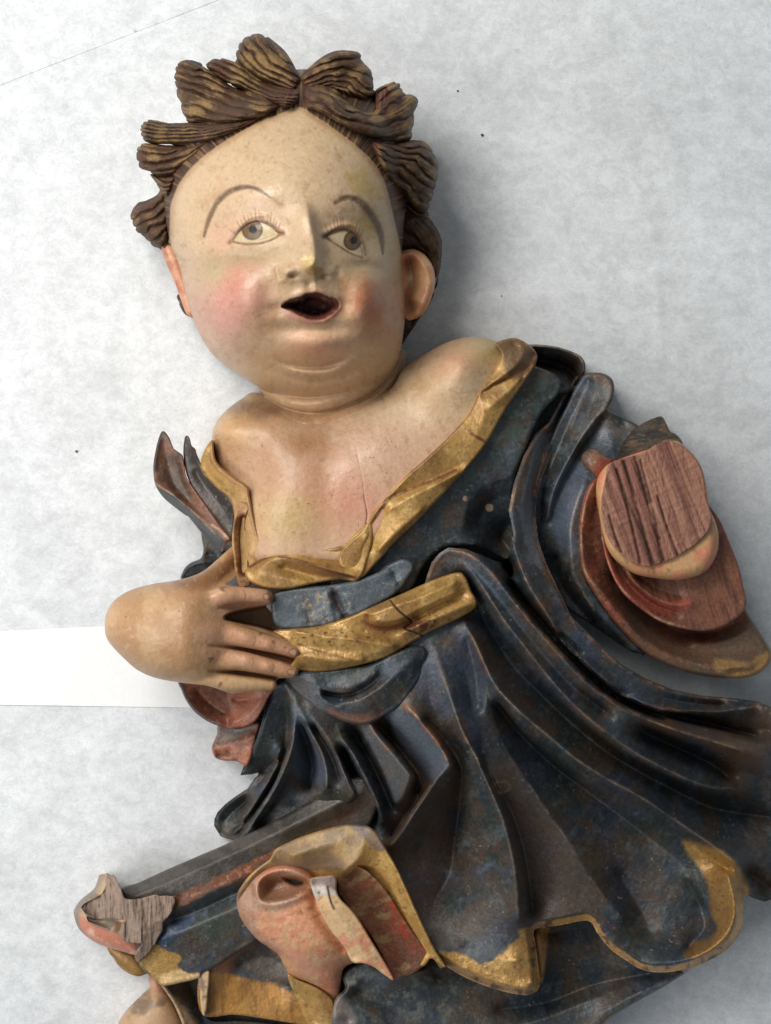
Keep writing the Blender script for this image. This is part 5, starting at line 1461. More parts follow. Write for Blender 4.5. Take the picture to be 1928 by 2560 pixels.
# ---------------------------------------------------------------- hand
def f_(g):
    n, n2, n3 = fbm(g.X, g.Y, 70, 900, 4), fbm(g.X, g.Y, 26, 901, 4), fbm(g.X, g.Y, 9, 902, 3)
    c = mix(flat(g.X, sr(184, 142, 102)), sr(200, 164, 122), sst(n, 0.45, 0.68))
    c = mix(c, sr(204, 148, 118), g.area(E((440, 300), (640, 340), (860, 410), (860, 530), (700, 520), (480, 440)), 22, 10) * 0.6)
    c = mix(c, sr(204, 154, 124), g.area(E((480, 180), (560, 140), (760, 175), (740, 230), (560, 270)), 14, 8) * 0.7)
    c = mix(c, sr(134, 92, 62), g.area(E((330, 130), (480, 80), (600, 0), (640, 20), (560, 120), (420, 170)), 14, 10) * 0.75)
    c = mix(c, sr(222, 184, 158), sst(n3 + 0.3 * (n2 - 0.5), 0.66, 0.85) * 0.35)
    for (x, y, r) in ((497, 468, 6), (550, 160, 6), (300, 250, 2.5), (360, 256, 3), (195, 185, 3), (128, 282, 2.5), (540, 575, 5), (715, 355, 4), (770, 390, 4), (820, 415, 3)):
        c = mix(c, sr(112, 76, 52), sst(gau(g.X, g.Y, E((x, y))[0], r) + 1.1 * (fbm(g.X, g.Y, 5, 905, 3) - .5), 0.4, 0.75) * 0.7)
    for ln in (E((490, 405), (620, 418), (750, 440), (880, 472)), E((490, 516), (640, 522), (780, 546))):
        c = mix(c, sr(132, 92, 60), g.line(ln, 4) * 0.6)
    for pts in (E((838, 428), (858, 420), (874, 436), (866, 452), (846, 448)), E((830, 516), (852, 508), (868, 520), (858, 534), (838, 532)), E((728, 184), (748, 182), (758, 194), (748, 206), (730, 204))):
        m = g.area(pts, 1.5)
        c = mix(c, sr(204, 158, 128), m * 0.6)
        dn_ = sdf(g.X, g.Y, spl(pts, True))
        c = mix(c, sr(116, 78, 56), np.exp(-0.5 * (dn_ / 1.2) ** 2) * 0.7)
    for a_, b_ in (((690, 366), (682, 404)), ((775, 395), (764, 424)), ((680, 462), (676, 496)), ((768, 488), (762, 518)), ((640, 168), (646, 204))):
        c = mix(c, sr(138, 98, 70), g.line(E(a_, ((a_[0] + b_[0]) / 2 + 6, (a_[1] + b_[1]) / 2), b_), 1.6) * 0.6)
    c = mix(c, sr(80, 54, 42), g.area(E((745, 165), (790, 170), (780, 225), (750, 215)), 4, 3) * 0.8)
    return c * 0.86, {'rough': 0.40 + 0.16 * (n2 - .5)}


def caps(g, pts, k=1.0):
    """top of a tapered round bar: pts of (x, y, z of axis, radius)"""
    q = spl(pts)
    best = np.full(g.X.shape, -1e3)
    for i in range(0, len(q) - 1):
        for t in (0, 0.5):
            p = q[i] * (1 - t) + q[i + 1] * t
            r2 = (g.X - p[0]) ** 2 + (g.Y - p[1]) ** 2
            best = np.maximum(best, p[2] + k * (np.sqrt(np.maximum(p[3] ** 2 - r2, 0)) - 3 * np.sqrt(np.maximum(r2 - p[3] ** 2, 0)) * 0.6))
    return best


def z_(g):
    back = 305 + 0.74 * np.sqrt(np.maximum(inflate(g.d > 0, g.step), 0))
    fade = sst(g.X, E((420, 0))[0][0], E((600, 0))[0][0])
    fade = sst(g.X, E((360, 0))[0][0], E((660, 0))[0][0])
    palm = back - 78 * fade - 24 * sst(g.X, E((560, 0))[0][0], E((760, 0))[0][0])
    th = caps(g, E((410, 225, 348, 26), (490, 212, 362, 26), (548, 192, 372, 23), (620, 185, 366, 19), (700, 188, 358, 17), (752, 195, 352, 13)))
    ix = caps(g, E((400, 340, 338, 40), (520, 350, 354, 32), (620, 365, 362, 26), (720, 390, 356, 22), (800, 412, 350, 18), (862, 436, 344, 13)))
    md = caps(g, E((400, 450, 336, 40), (520, 462, 350, 32), (620, 470, 356, 25), (720, 490, 350, 21), (800, 508, 344, 18), (856, 522, 338, 13)))
    rg_ = caps(g, E((390, 525, 322, 30), (500, 545, 336, 25), (590, 565, 338, 22), (680, 572, 330, 18), (765, 574, 322, 14)))
    Z = smax(palm, th, 12)
    for f in (ix, md, rg_):
        Z = smax(Z, f, 9)
    # knuckle
    Z = Z + 5 * gau(g.X, g.Y, E((545, 165))[0], 12, 10) + 3 * gau(g.X, g.Y, E((470, 190))[0], 20, 14)
    for ln, dp in ((E((480, 402), (620, 418), (750, 442), (880, 474)), 16), (E((480, 514), (640, 522), (780, 548)), 16)):
        dd, t, s = pdist(g.X, g.Y, spl(ln))
        Z = Z - dp * np.exp(-0.5 * (dd / 4.5) ** 2) * sst(t, 0, 0.35)
    for x_, y_, sx_, sy_ in ((655, 372, 12, 14), (745, 402, 9, 10), (650, 474, 11, 12), (745, 497, 9, 10), (590, 178, 11, 9), (515, 350, 16, 16), (500, 462, 16, 14)):
        Z = Z + 3.2 * gau(g.X, g.Y, E((x_, y_))[0], sx_, sy_)
    gap = g.area(E((560, 285), (600, 262), (680, 246), (770, 235), (800, 290), (790, 345), (700, 322), (600, 300)), 5)
    return Z * (1 - gap) + np.minimum(Z, 225) * gap
hand_poly = E((38, 330), (46, 265), (80, 210), (150, 165), (240, 140), (330, 126), (400, 110), (470, 80), (540, 20), (600, -30), (632, -10), (620, 60), (600, 110), (560, 138), (620, 150), (700, 158), (752, 166), (774, 190), (766, 220), (740, 236), (790, 290), (800, 340), (846, 375), (884, 418), (884, 446), (866, 470), (880, 498), (876, 528), (846, 546), (800, 548), (782, 560), (784, 590), (740, 602), (660, 605), (600, 614), (560, 606), (480, 580), (370, 567), (260, 547), (180, 512), (125, 465), (80, 420), (50, 380))
hand = simple('hand', hand_poly, z_, f_, M_SKIN, edge=None, step=1.6, zbot=190, inset=0.3, label='plump hand pressed flat on the gold sash')

# ---------------------------------------------------------------- sleeve lining and cloth below the hand
def f_(g):
    c = red(g.X, g.Y, 910)
    c = mix(c, sr(162, 106, 84), g.area(I((230, 210), (450, 200), (420, 350), (260, 420), (240, 300)), 8, 8) * 0.75)
    c = mix(c, sr(74, 70, 72), g.line(E((368, 565), (385, 620), (420, 685), (480, 735), (540, 758)), 5) * 0.9)
    return c
simple('sleeve_lining', E((366, 555), (372, 600), (395, 650), (430, 695), (480, 732), (540, 757), (600, 765), (680, 745), (720, 690), (750, 630), (780, 580), (700, 540), (500, 530)),
       [(E((372, 580), (400, 650), (480, 722), (545, 748)), 205, 210, 215, 220), (E((440, 600), (500, 660), (560, 700)), 180, 180, 190), (E((580, 620), (585, 690), (575, 750)), 215, 212, 210), (E((590, 740), (660, 710), (720, 640)), 240, 245, 255), (E((600, 640), (660, 640)), 205, 210), (E((500, 560), (700, 590)), 230, 250)],
       f_, M_RED, edge=(5, 6), step=1.7, blur=3, zbot=30, label='red sleeve lining below the hand')
def f_(g):
    c = red(g.X, g.Y, 920, 0.1)
    c = mix(c, sr(176, 116, 88), sst(fbm(g.X, g.Y, 40, 922, 4), 0.45, 0.65) * 0.7)
    return mix(c, sr(106, 98, 92), g.area(E((540, 740), (690, 745), (640, 800), (520, 840), (520, 790)), 8, 8) * 0.85)
simple('robe_fold', E((536, 748), (525, 790), (505, 840), (506, 870), (522, 895), (560, 906), (610, 908), (660, 925), (700, 800), (710, 735), (620, 760)),
       [(E((510, 860), (580, 835), (690, 800)), 160, 168, 190), (E((540, 780), (620, 775), (700, 750)), 150, 155, 180), (E((530, 890), (620, 880), (670, 860)), 140, 165, 185), (E((530, 820), (640, 800)), 148, 165)],
       f_, M_RED, edge=(7, 12), step=1.7, zbot=20, label='pinkish brown fold peeking out under the sleeve lining')

# ---------------------------------------------------------------- lower left: long drape, broken end, calf
up = F((262, 462), (330, 440), (450, 385), (600, 320), (740, 260), (900, 182), (1100, 75), (1300, -20))
def f_(g):
    c = mix(flat(g.X, sr(70, 64, 58)), sr(52, 47, 42), sst(fbm(g.X, g.Y, 40, 930, 4), 0.42, 0.62))
    c = mix(c, sr(70, 50, 38), g.area(F((900, 330), (1100, 200), (1300, 60), (1400, 40), (1200, 200), (1000, 300)), 16, 12) * 0.7)
    stripe = g.area(F((488, 500), (620, 440), (760, 372), (900, 310), (1000, 270), (980, 320), (880, 370), (760, 430), (620, 490), (520, 545), (485, 545)), 5, 6)
    c = mix(c, sr(116, 70, 46), stripe * (0.6 + 0.5 * fbm(g.X, g.Y, 16, 932, 4)))
    c = mix(c, sr(160, 112, 84), stripe * sst(fbm(g.X, g.Y, 10, 933, 3), 0.6, 0.72) * 0.7)
    low = g.area(F((430, 660), (500, 560), (620, 495), (800, 410), (900, 350), (860, 620), (640, 820), (560, 860), (440, 880)), 6, 5)
    c = c * (1 - low[..., None]) + blue(g.X, g.Y, 935, light=0.0) * low[..., None]
    c = mix(c, sr(50, 72, 106), g.area(F((425, 650), (520, 590), (580, 600), (540, 650), (470, 700), (420, 730)), 9, 9) * 0.5)
    c = mix(c, sr(76, 80, 58), g.area(F((560, 620), (760, 560), (800, 620), (660, 700)), 20, 16) * 0.4)
    gl = g.area(F((335, 790), (400, 715), (450, 735), (520, 770), (510, 810), (560, 840), (600, 830), (590, 870), (440, 890), (380, 840)), 3, 7)
    gg = mix(gold(g.X, g.Y, 938), sr(214, 180, 128), g.area(F((430, 850), (500, 825), (600, 815), (600, 860), (440, 895)), 4, 4))
    c = c * (1 - gl[..., None]) + gg * gl[..., None]
    return wear(c, g, [F((480, 560), (620, 495), (800, 412), (900, 350))], 4, (96, 66, 44), 0.5, 90, 0.2), {'metal': 0.3 * gl}
simple('drape', F((255, 465), (330, 437), (450, 382), (600, 317), (740, 257), (900, 180), (1100, 72), (1300, -30), (1400, 60), (1300, 260), (1100, 420), (980, 560), (870, 680), (780, 740), (690, 800), (620, 838), (600, 860), (520, 880), (436, 893), (380, 850), (332, 795), (320, 700), (280, 540)),
       [(up, 172, 182, 200, 215, 226, 236, 240), (F((300, 500), (480, 425), (700, 330), (900, 240), (1150, 120), (1320, 40)), 212, 225, 238, 248, 256, 258), (F((480, 500), (620, 445), (780, 372), (930, 300), (1100, 200), (1280, 130)), 225, 232, 238, 242, 240, 236), (F((490, 560), (640, 490), (800, 412), (900, 360)), 226, 232, 236, 238),
        (F((480, 600), (600, 555), (760, 480), (880, 420)), 192, 190, 190, 192), (F((430, 690), (560, 640), (720, 570), (860, 510)), 222, 222, 222, 218), (F((400, 760), (560, 745), (720, 670), (860, 590)), 205, 205, 205, 205), (F((350, 790), (430, 850), (560, 835), (640, 800), (800, 700)), 190, 195, 198, 196, 190)],
       f_, M_BLUE, edge=(8, 14), zbot=20, label='long grey and blue drape slanting to the broken end')

def f_(g):
    c = mix(flat(g.X, sr(176, 150, 118)), sr(132, 118, 104), sst(fbm(g.X, g.Y, 30, 940, 4), 0.45, 0.65))
    c = mix(c, sr(198, 128, 104), g.area(L((190, 570), (240, 610), (450, 700), (600, 770), (620, 840), (560, 860), (400, 800), (250, 740), (170, 640)), 6, 8))
    c = mix(c, sr(222, 180, 156), g.line(L((260, 680), (380, 740), (480, 800), (590, 850)), 9) * sst(fbm(g.X, g.Y, 20, 943, 4), 0.45, 0.6) * 0.8)
    c = mix(c, sr(126, 120, 116), g.line(L((140, 560), (200, 440), (280, 370), (330, 280)), 9) * 0.7)
    return c
bk = simple('broken_end', L((134, 560), (138, 510), (190, 440), (280, 365), (310, 300), (322, 262), (360, 252), (400, 258), (470, 420), (620, 640), (640, 760), (620, 860), (585, 856), (500, 832), (395, 802), (300, 765), (225, 715), (165, 650)),
            lambda g: 135 + 0.7 * np.sqrt(np.maximum(inflate(g.d > 0, g.step), 0)), f_, M_SKIN, edge=None, step=1.6, zbot=20, rough=0.45, label='broken lower corner of the robe with pink edge')
def f_(g):
    c, n = grain(g.X, g.Y, 1.45, 950, (146, 126, 112), (104, 88, 78), 6, 12)
    n2 = fbm(g.X * 1.4, g.Y * 0.2, 10, 952, 4)
    c = mix(c, sr(76, 58, 48), sst(n2, 0.66, 0.76) * 0.8)
    c = mix(c, sr(112, 74, 46), g.area(L((230, 570), (300, 585), (480, 600), (450, 690), (340, 640), (240, 605)), 3, 5) * 0.85)
    c = mix(c, sr(52, 36, 26), g.area(L((228, 580), (300, 590), (290, 615), (235, 600)), 3, 3))
    c = mix(c, sr(100, 86, 76), g.area(L((690, 640), (800, 620), (690, 840), (610, 915), (580, 860), (640, 780)), 4, 5) * 0.7)
    c = mix(c, sr(196, 166, 126), g.line(L((330, 585), (420, 598), (500, 602)), 2.5) * 0.8)
    return c, {'rough': 0.75}
def z_(g):
    Z = tps(g.X, g.Y, L((190, 500, 205), (380, 270, 195), (440, 420, 226), (600, 440, 236), (880, 430, 246), (800, 600, 240), (600, 700, 232), (450, 650, 222), (600, 900, 215), (700, 760, 232)))
    Z = Z - 34 * g.area(L((232, 575), (300, 590), (470, 606), (450, 690), (340, 640), (240, 605)), 5)
    Z = Z - 14 * g.area(L((190, 500), (340, 400), (380, 270), (480, 420), (510, 600), (330, 585)), 4)
    st = fbm(g.X * 1.2, g.Y * 0.12, 9, 955, 3)
    return Z + 9 * (st - 0.5) + 5 * (fbm(g.X, g.Y, 12, 956, 3) - .5)
simple('broken_wood', L((186, 500), (240, 455), (340, 400), (372, 330), (380, 272), (428, 260), (455, 300), (495, 385), (512, 430), (560, 442), (640, 432), (742, 404), (770, 416), (882, 420), (872, 515), (835, 570), (798, 612), (795, 670), (765, 720), (742, 765), (690, 842), (640, 890), (608, 912), (584, 868), (605, 815), (640, 770), (520, 762), (470, 700), (448, 684), (340, 640), (240, 605), (226, 560)),
       z_, f_, M_WOOD, edge=(3, 4), step=1.6, n=2, parent=bk, zbot=120, inset=0.1, label='weathered grey wood where the robe broke off')
def f_(g):
    return mix(gold(g.X, g.Y, 960, 0.08), sr(150, 116, 60), 0.3 * sst(fbm(g.X, g.Y, 20, 961, 3), 0.4, 0.6)), {'metal': 0.25}
simple('gilt_edge', L((385, 795), (480, 815), (590, 862), (660, 960), (690, 985), (650, 1005), (610, 1014), (540, 992), (465, 935), (430, 880), (400, 845)), lambda g: 95 + 0.6 * np.sqrt(np.maximum(inflate(g.d > 0, g.step), 0)), f_, M_GOLD, edge=None, step=1.6, zbot=20, label='small gilt edge under the broken corner')
def f_(g):
    c = mix(flat(g.X, sr(184, 150, 116)), sr(128, 106, 84), sst(fbm(g.X, g.Y, 50, 970, 4), 0.46, 0.66))
    c = mix(c, sr(196, 140, 120), g.area(L((690, 1010), (760, 1030), (860, 1180), (760, 1140), (700, 1080)), 7, 6) * 0.7)
    return c
simple('calf', L((695, 985), (740, 1010), (800, 1090), (870, 1200), (930, 1320), (990, 1480), (960, 1560), (420, 1560), (440, 1440), (475, 1340), (540, 1250), (640, 1150), (700, 1090), (690, 1040)),
       lambda g: 55 + 0.85 * np.sqrt(np.maximum(inflate(g.d > 0, g.step), 0)), f_, M_SKIN, edge=None, zbot=10, label='flesh painted calf at the bottom edge')
def f_(g):
    c = blue(g.X, g.Y, 980, brown=0.0)
    c = mix(c, sr(170, 146, 116), g.area(L((880, 1170), (960, 1240), (1060, 1400), (980, 1400), (900, 1260)), 12, 14) * (0.3 + 0.9 * fbm(g.X, g.Y, 14, 982, 4)))
    return mix(c, sr(178, 150, 118), g.line(L((790, 1080), (860, 1190), (930, 1330), (970, 1420)), 7) * sst(fbm(g.X, g.Y, 14, 983, 3), 0.35, 0.55) * 0.8)
simple('under_robe', L((760, 1050), (830, 1050), (1050, 1030), (1150, 1040), (1130, 1320), (1400, 1340), (1800, 1400), (1800, 1560), (1000, 1560), (950, 1400), (880, 1230), (800, 1110)),
       [(L((790, 1080), (880, 1220), (960, 1380), (1000, 1500)), 150, 155, 158, 158), (L((860, 1080), (960, 1240), (1060, 1420)), 128, 132, 135), (L((1000, 1060), (1080, 1300), (1150, 1500)), 85, 80, 90), (L((1250, 1360), (1500, 1400), (1700, 1500)), 80, 85, 90)],
       f_, M_BLUE, edge=(6, 10), zbot=10, label='dark worn strip of under robe beside the calf')

# gold panel between the drape and the knee, with its pale cut edge
def f_(g):
    c = gold(g.X, g.Y, 990, 0.16)
    gr, n = grain(g.X, g.Y, 1.5, 992, (176, 124, 58), (120, 80, 38), 9, 5)
    c = c * .4 + gr * .6
    bl_ = g.area(F((735, 775), (830, 660), (960, 760), (1020, 870), (1005, 915), (900, 880), (780, 850), (730, 830)), 6, 9)
    c = c * (1 - bl_[..., None]) + blue(g.X, g.Y, 994, light=-0.03) * bl_[..., None]
    br = g.area(F((600, 840), (700, 760), (830, 668), (860, 690), (770, 760), (740, 830), (640, 840)), 5, 6)
    c = mix(c, sr(104, 70, 50), br * 0.9)
    c = mix(c, sr(186, 172, 150), g.line(F((690, 745), (720, 722)), 6) * 0.8)
    return c, {'metal': 0.3 * (1 - bl_) * (1 - br)}
simple('gilt_panel', F((600, 842), (690, 775), (830, 665), (960, 760), (1060, 880), (1200, 950), (1210, 1100), (1100, 1075), (900, 1042), (760, 1022), (612, 1020)),
       [(F((610, 860), (690, 790), (830, 680)), 178, 184, 190), (F((640, 1010), (800, 1015), (1000, 1040), (1180, 1075)), 158, 160, 165, 170), (F((780, 800), (880, 760), (960, 800)), 138, 132, 140), (F((740, 850), (900, 880), (1040, 900)), 150, 146, 150), (F((1000, 870), (1080, 980), (1140, 1050)), 175, 180, 180)],
       f_, M_GOLD, edge=(4, 5), rough=0.45, zbot=40, inset=0.05, label='dull gold panel between the drape and the knee')
def f_(g):
    c = mix(flat(g.X, sr(188, 158, 120)), sr(132, 112, 96), sst(fbm(g.X, g.Y, 16, 1000, 4), 0.46, 0.62))
    return c
simple('gesso_edge', F((596, 842), (640, 824), (646, 850), (638, 940), (630, 1015), (616, 1024), (606, 980), (600, 900)), lambda g: 190 + 0 * g.X, f_, M_SKIN, edge=(5, 8), step=1.5, zbot=60, inset=0.05, rough=0.65, label='pale chipped cut edge of the gold panel')

# ---------------------------------------------------------------- dark under-skirt filling the bottom
def f_(g):
    c = blue(g.X, g.Y, 1010, light=-0.02)
    c = mix(c, sr(104, 106, 98), g.area(M((880, 1180), (1100, 1140), (1300, 1230), (1666, 1080), (1700, 1450), (1300, 1500), (1000, 1300)), 40, 24) * (0.1 + 0.8 * sst(fbm(g.X, g.Y, 16, 1012, 4), 0.45, 0.7)))
    gl = g.area(Hc((708, 522), (765, 520), (760, 560), (742, 730), (715, 700)), 4)
    c = c * (1 - gl[..., None]) + gold(g.X, g.Y, 1015, 0.2) * gl[..., None]
    ank = g.area(M((800, 1400), (850, 1330), (940, 1400), (960, 1547), (820, 1547)), 14, 10)
    c = mix(c, sr(150, 136, 128), ank * 0.6)
    return wear(c, g, [Hc((1310, 705), (1180, 770), (1050, 850), (960, 930))], 5, (92, 104, 100), 0.6, 110, 0.3)
simple('under_skirt', M((800, 1547), (805, 1430), (840, 1340), (900, 1280), (880, 1180), (1000, 1090)) + M((1300, 1000)) + Hc((300, 560), (620, 420), (1000, 380), (1200, 560), (1300, 690), (1310, 704), (1262, 738), (1200, 775), (1100, 830), (1010, 890), (940, 960), (800, 1030), (-100, 1030)),
       [(M((880, 1190), (1100, 1150), (1250, 1230), (1500, 1150)), 190, 196, 200, 205), (M((830, 1400), (930, 1290), (1000, 1240)), 205, 210, 205), (M((960, 1290), (1200, 1400), (1400, 1500)), 165, 165, 165), (M((1000, 1420), (1200, 1540)), 195, 200), (M((830, 1500), (930, 1520)), 215, 180),
        (Hc((300, 700), (500, 780), (700, 800)), 140, 140, 130), (Hc((300, 580), (600, 560)), 90, 90), (Hc((720, 540), (740, 700)), 210, 190), (Hc((760, 540), (900, 520), (1000, 620), (1120, 690)), 120, 110, 110, 120), (Hc((560, 850), (760, 820), (950, 750), (1180, 705)), 120, 105, 100, 110), (Hc((1300, 704), (1150, 772), (1000, 860), (920, 950)), 165, 190, 195, 190), (Hc((500, 960), (750, 880), (1000, 780), (1200, 720)), 180, 178, 165, 150)],
       f_, M_BLUE, edge=(10, 24), zbot=8, label='dark green-blue under skirt at the bottom edge')

# ---------------------------------------------------------------- the parted skirt lining and the bent knee
def f_(g):
    c = np.minimum(gold(g.X, g.Y, 1020, -0.04) * 1.3, 0.9)
    tan = g.area(M((230, 420), (380, 250), (560, 160), (760, 90), (940, 60), (1060, 80), (1060, 200), (1000, 320), (900, 400), (600, 420), (300, 480), (100, 640), (90, 560)), 5, 5)
    tc = mix(flat(g.X, sr(164, 134, 88)), sr(134, 108, 76), sst(fbm(g.X, g.Y, 40, 1022, 4), 0.45, 0.65))
    tc = mix(tc, sr(118, 102, 92), g.area(M((950, 70), (1100, 80), (1180, 200), (1120, 260), (1050, 160)), 8, 10) * 0.9)
    tc = mix(tc, sr(120, 100, 86), g.area(M((300, 400), (620, 320), (860, 320), (900, 420), (700, 440), (200, 560)), 16, 12) * 0.75)
    ed = g.area(M((940, 64), (1090, 80), (1160, 150), (1210, 260), (1130, 250), (1060, 190), (1000, 130)), 5, 6)
    c = c * (1 - tan[..., None]) + tc * tan[..., None]
    c = mix(c, sr(112, 96, 86), ed * 0.85)
    return c, {'metal': 0.35 * (1 - tan) * (1 - ed)}
simple('skirt_lining', M((100, 600), (130, 520), (200, 430), (280, 365), (340, 320), (380, 250), (460, 205), (560, 160), (660, 125), (760, 95), (860, 72), (940, 62), (1010, 66), (1080, 80), (1140, 130), (1185, 205), (1240, 300), (1300, 410), (1360, 540), (1430, 700), (1500, 850), (1570, 990), (1650, 1120), (1600, 1100), (1540, 1060), (1480, 1120), (1300, 1180), (1100, 900), (800, 800), (400, 800), (150, 760)),
       [(M((120, 580), (220, 440), (380, 262), (560, 172), (760, 105), (940, 74), (1080, 92)), 265, 282, 292, 300, 310, 322, 330), (M((1080, 92), (1170, 210), (1290, 420), (1420, 710), (1560, 1000), (1640, 1112)), 335, 345, 342, 335, 318, 290), (M((500, 300), (760, 220), (950, 190)), 318, 328, 335), (M((1040, 200), (1000, 320), (900, 400)), 350, 345, 335), (M((1150, 280), (1260, 480), (1400, 800), (1530, 1030)), 322, 312, 300, 280), (M((210, 600), (330, 540), (450, 510), (640, 530), (760, 620)), 215, 205, 205, 205, 210), (M((1000, 420), (1200, 700), (1400, 1000)), 260, 250, 240)],
       f_, M_GOLD, edge=(7, 12), step=1.8, rough=0.46, zbot=180, inset=0.15, label='gold and tan lining of the parted skirt')
def f_(g):
    c = mix(red(g.X, g.Y, 1030, 0.1), sr(112, 76, 56), 0.45)
    c = mix(c, sr(134, 112, 78), sst(fbm(g.X * 0.7 + g.Y * 0.4, g.Y, 30, 1033, 4), 0.52, 0.66) * 0.8)
    c = mix(c, sr(150, 60, 42), g.line(M((1260, 660), (1340, 850), (1420, 960), (1500, 1020)), 16) * (0.9 * sst(fbm(g.X, g.Y, 12, 1034, 4), 0.35, 0.7)))
    c = mix(c, sr(84, 48, 36), g.area(M((1000, 540), (1150, 560), (1150, 680), (1050, 740)), 10, 12) * 0.5)
    return c
simple('skirt_facing', M((870, 440), (920, 390), (965, 360), (1060, 405), (1150, 490), (1230, 590), (1310, 720), (1390, 840), (1470, 950), (1535, 1040), (1490, 1110), (1380, 1170), (1260, 1212), (1220, 1130), (1100, 900), (950, 720), (850, 560)),
       [(M((960, 375), (1080, 430), (1220, 590), (1380, 830), (1520, 1040)), 322, 318, 308, 295, 278), (M((920, 480), (1060, 700), (1180, 920), (1270, 1130)), 285, 270, 262, 255), (M((1000, 430), (1150, 640), (1300, 880), (1420, 1080)), 296, 284, 276, 268)],
       f_, M_RED, edge=(4, 6), step=1.7, zbot=180, inset=0.1, label='red-brown stained facing inside the parted skirt')
def f_(g):
    n, n2 = fbm(g.X, g.Y, 50, 1040, 4), fbm(g.X, g.Y, 16, 1041, 4)
    c = mix(flat(g.X, sr(206, 144, 108)), sr(196, 164, 120), sst(n, 0.45, 0.66) * 0.8)
    c = mix(c, sr(196, 112, 92), sst(n2 + 0.3 * (n - .5), 0.52, 0.7) * 0.6)
    grey = g.area(M((60, 640), (130, 470), (260, 380), (500, 330), (640, 400), (560, 600), (420, 700), (260, 730), (250, 850), (420, 1000), (260, 960), (120, 800)), 14, 14)
    c = mix(c, sr(150, 132, 120), grey * 0.85)
    c = mix(c, sr(186, 108, 82), g.line(M((280, 480), (330, 410), (440, 360), (560, 370), (640, 430)), 13) * 0.8)
    hol = g.area(M((270, 500), (340, 440), (450, 420), (600, 470), (640, 510), (540, 580), (400, 625), (290, 620), (240, 560)), 8, 8)
    c = mix(c, sr(130, 92, 62), hol * 0.75)
    c = mix(c, sr(84, 66, 48), g.line(M((215, 520), (240, 590), (330, 625), (450, 610), (560, 570), (640, 520)), 7) * 0.7)
    c = mix(c, sr(160, 66, 50), g.area(M((760, 1180), (880, 1150), (850, 1330), (800, 1340), (700, 1260)), 12, 10) * 0.6)
    c = mix(c, sr(160, 128, 66), g.area(M((420, 1080), (560, 1160), (700, 1240), (760, 1330), (500, 1220)), 6, 6) * 0.3)
    c = mix(c, sr(150, 96, 66), sst(fbm(g.X * 0.8 + 0.5 * g.Y, g.Y * 1.5, 26, 1044, 5), 0.54, 0.72) * 0.5)
    c = mix(c, sr(226, 196, 160), sst(fbm(g.X, g.Y * 1.6, 12, 1045, 4), 0.66, 0.8) * 0.45)
    return grit(mix(c, sr(206, 150, 116), 0.3), g.X, g.Y, 1046, 0.16, (134, 84, 60), 0.5), {'rough': 0.36 + 0.14 * (n2 - .5)}
def z_(g):
    Z = 215 + 0.72 * np.sqrt(np.maximum(inflate(g.d > 0, g.step), 0)) - 50 * sst(g.Y, M((0, 950))[0][1], M((0, 1300))[0][1])
    hol = sdf(g.X, g.Y, spl(M((270, 510), (330, 445), (450, 420), (590, 460), (645, 505), (540, 575), (400, 620), (290, 615)), True))
    Z = Z - 62 * sst(hol, -6, 26) + 12 * np.exp(-0.5 * ((hol + 11) / 8) ** 2)
    inn = sdf(g.X, g.Y, spl(M((430, 450), (560, 450), (640, 490), (560, 530), (460, 490)), True))
    Z = Z - 30 * sst(inn, -2, 10)
    dd, t, s = pdist(g.X, g.Y, spl(M((660, 560), (700, 720), (780, 850), (880, 980))))
    Z = Z - 16 * np.exp(-0.5 * (dd / 9) ** 2)
    dd, t, s = pdist(g.X, g.Y, spl(M((420, 1050), (560, 1120), (720, 1160), (900, 1120))))
    return Z - 8 * np.exp(-0.5 * (dd / 10) ** 2)
simple('knee', M((95, 650), (105, 570), (150, 490), (220, 420), (320, 360), (480, 325), (620, 350), (680, 460), (800, 560), (900, 700), (980, 900), (1000, 1060), (920, 1110), (885, 1150), (870, 1250), (855, 1340), (815, 1372), (760, 1330), (690, 1280), (600, 1235), (500, 1195), (445, 1110), (405, 1030), (330, 975), (250, 920), (170, 830), (115, 740)),
       z_, f_, M_SKIN, edge=None, step=1.6, zbot=120, inset=0.3, label='bent pink knee with a gouged hollow')
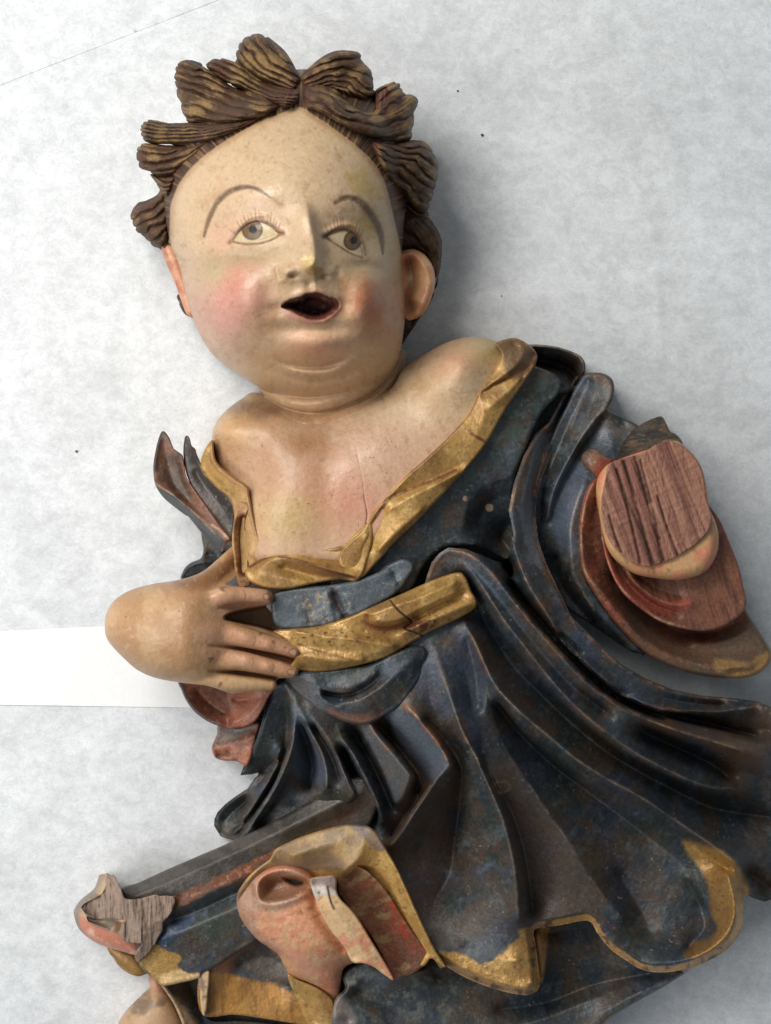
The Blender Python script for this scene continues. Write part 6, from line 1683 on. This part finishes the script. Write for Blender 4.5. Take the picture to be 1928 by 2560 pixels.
def f_(g):
    n = fbm(g.X, g.Y, 26, 1050, 4)
    c = mix(flat(g.X, sr(206, 172, 128)), sr(206, 134, 104), sst(n, 0.46, 0.64) * 0.8)
    c = mix(c, sr(188, 180, 172), g.area(M((650, 520), (740, 505), (830, 540), (850, 590), (760, 580), (700, 600), (680, 610)), 4, 5) * 0.9)
    c = mix(c, sr(124, 106, 98), g.area(M((640, 460), (700, 450), (830, 440), (835, 540), (740, 510), (660, 520)), 6, 6))
    dd, t, s = pdist(g.X, g.Y, spl(M((770, 525), (785, 600), (800, 650), (818, 690))))
    c = mix(c, sr(44, 32, 26), np.exp(-0.5 * (dd / 2.2) ** 2))
    c = mix(c, sr(50, 40, 34), gau(g.X, g.Y, M((706, 572))[0], 3) * 0.9)
    return grit(c, g.X, g.Y, 1055, 0.18, (150, 104, 74), 0.6)
simple('knee_drape', M((640, 470), (700, 450), (800, 440), (838, 470), (840, 560), (870, 620), (930, 680), (985, 745), (1040, 830), (1100, 930), (1180, 1060), (1252, 1185), (1255, 1222), (1190, 1180), (1110, 1120), (1030, 1095), (955, 1085), (890, 970), (800, 860), (730, 740), (690, 640), (655, 550)),
       [(M((680, 470), (700, 600), (760, 740), (860, 900), (980, 1060)), 338, 338, 328, 318, 306), (M((800, 470), (840, 600), (960, 740), (1080, 910), (1240, 1190)), 346, 350, 342, 330, 306), (M((740, 520), (780, 640), (900, 820), (1080, 1060), (1180, 1150)), 348, 356, 350, 334, 310)],
       f_, M_SKIN, edge=(5, 9), step=1.6, zbot=200, inset=0.1, rough=0.46, label='pale pointed fold lying over the knee')
def f_(g):
    return gold(g.X, g.Y, 1060, 0.05), {'metal': 0.22}
simple('gilt_edge', M((470, 1180), (560, 1220), (700, 1280), (800, 1360), (820, 1440), (810, 1560), (640, 1560), (560, 1400)),
       [(M((490, 1200), (620, 1290), (760, 1350)), 205, 205, 200), (M((530, 1300), (620, 1420), (680, 1540)), 178, 178, 178), (M((700, 1380), (780, 1500)), 200, 195)],
       f_, M_GOLD, edge=(5, 6), rough=0.46, zbot=60, label='bright gold edge below the knee')
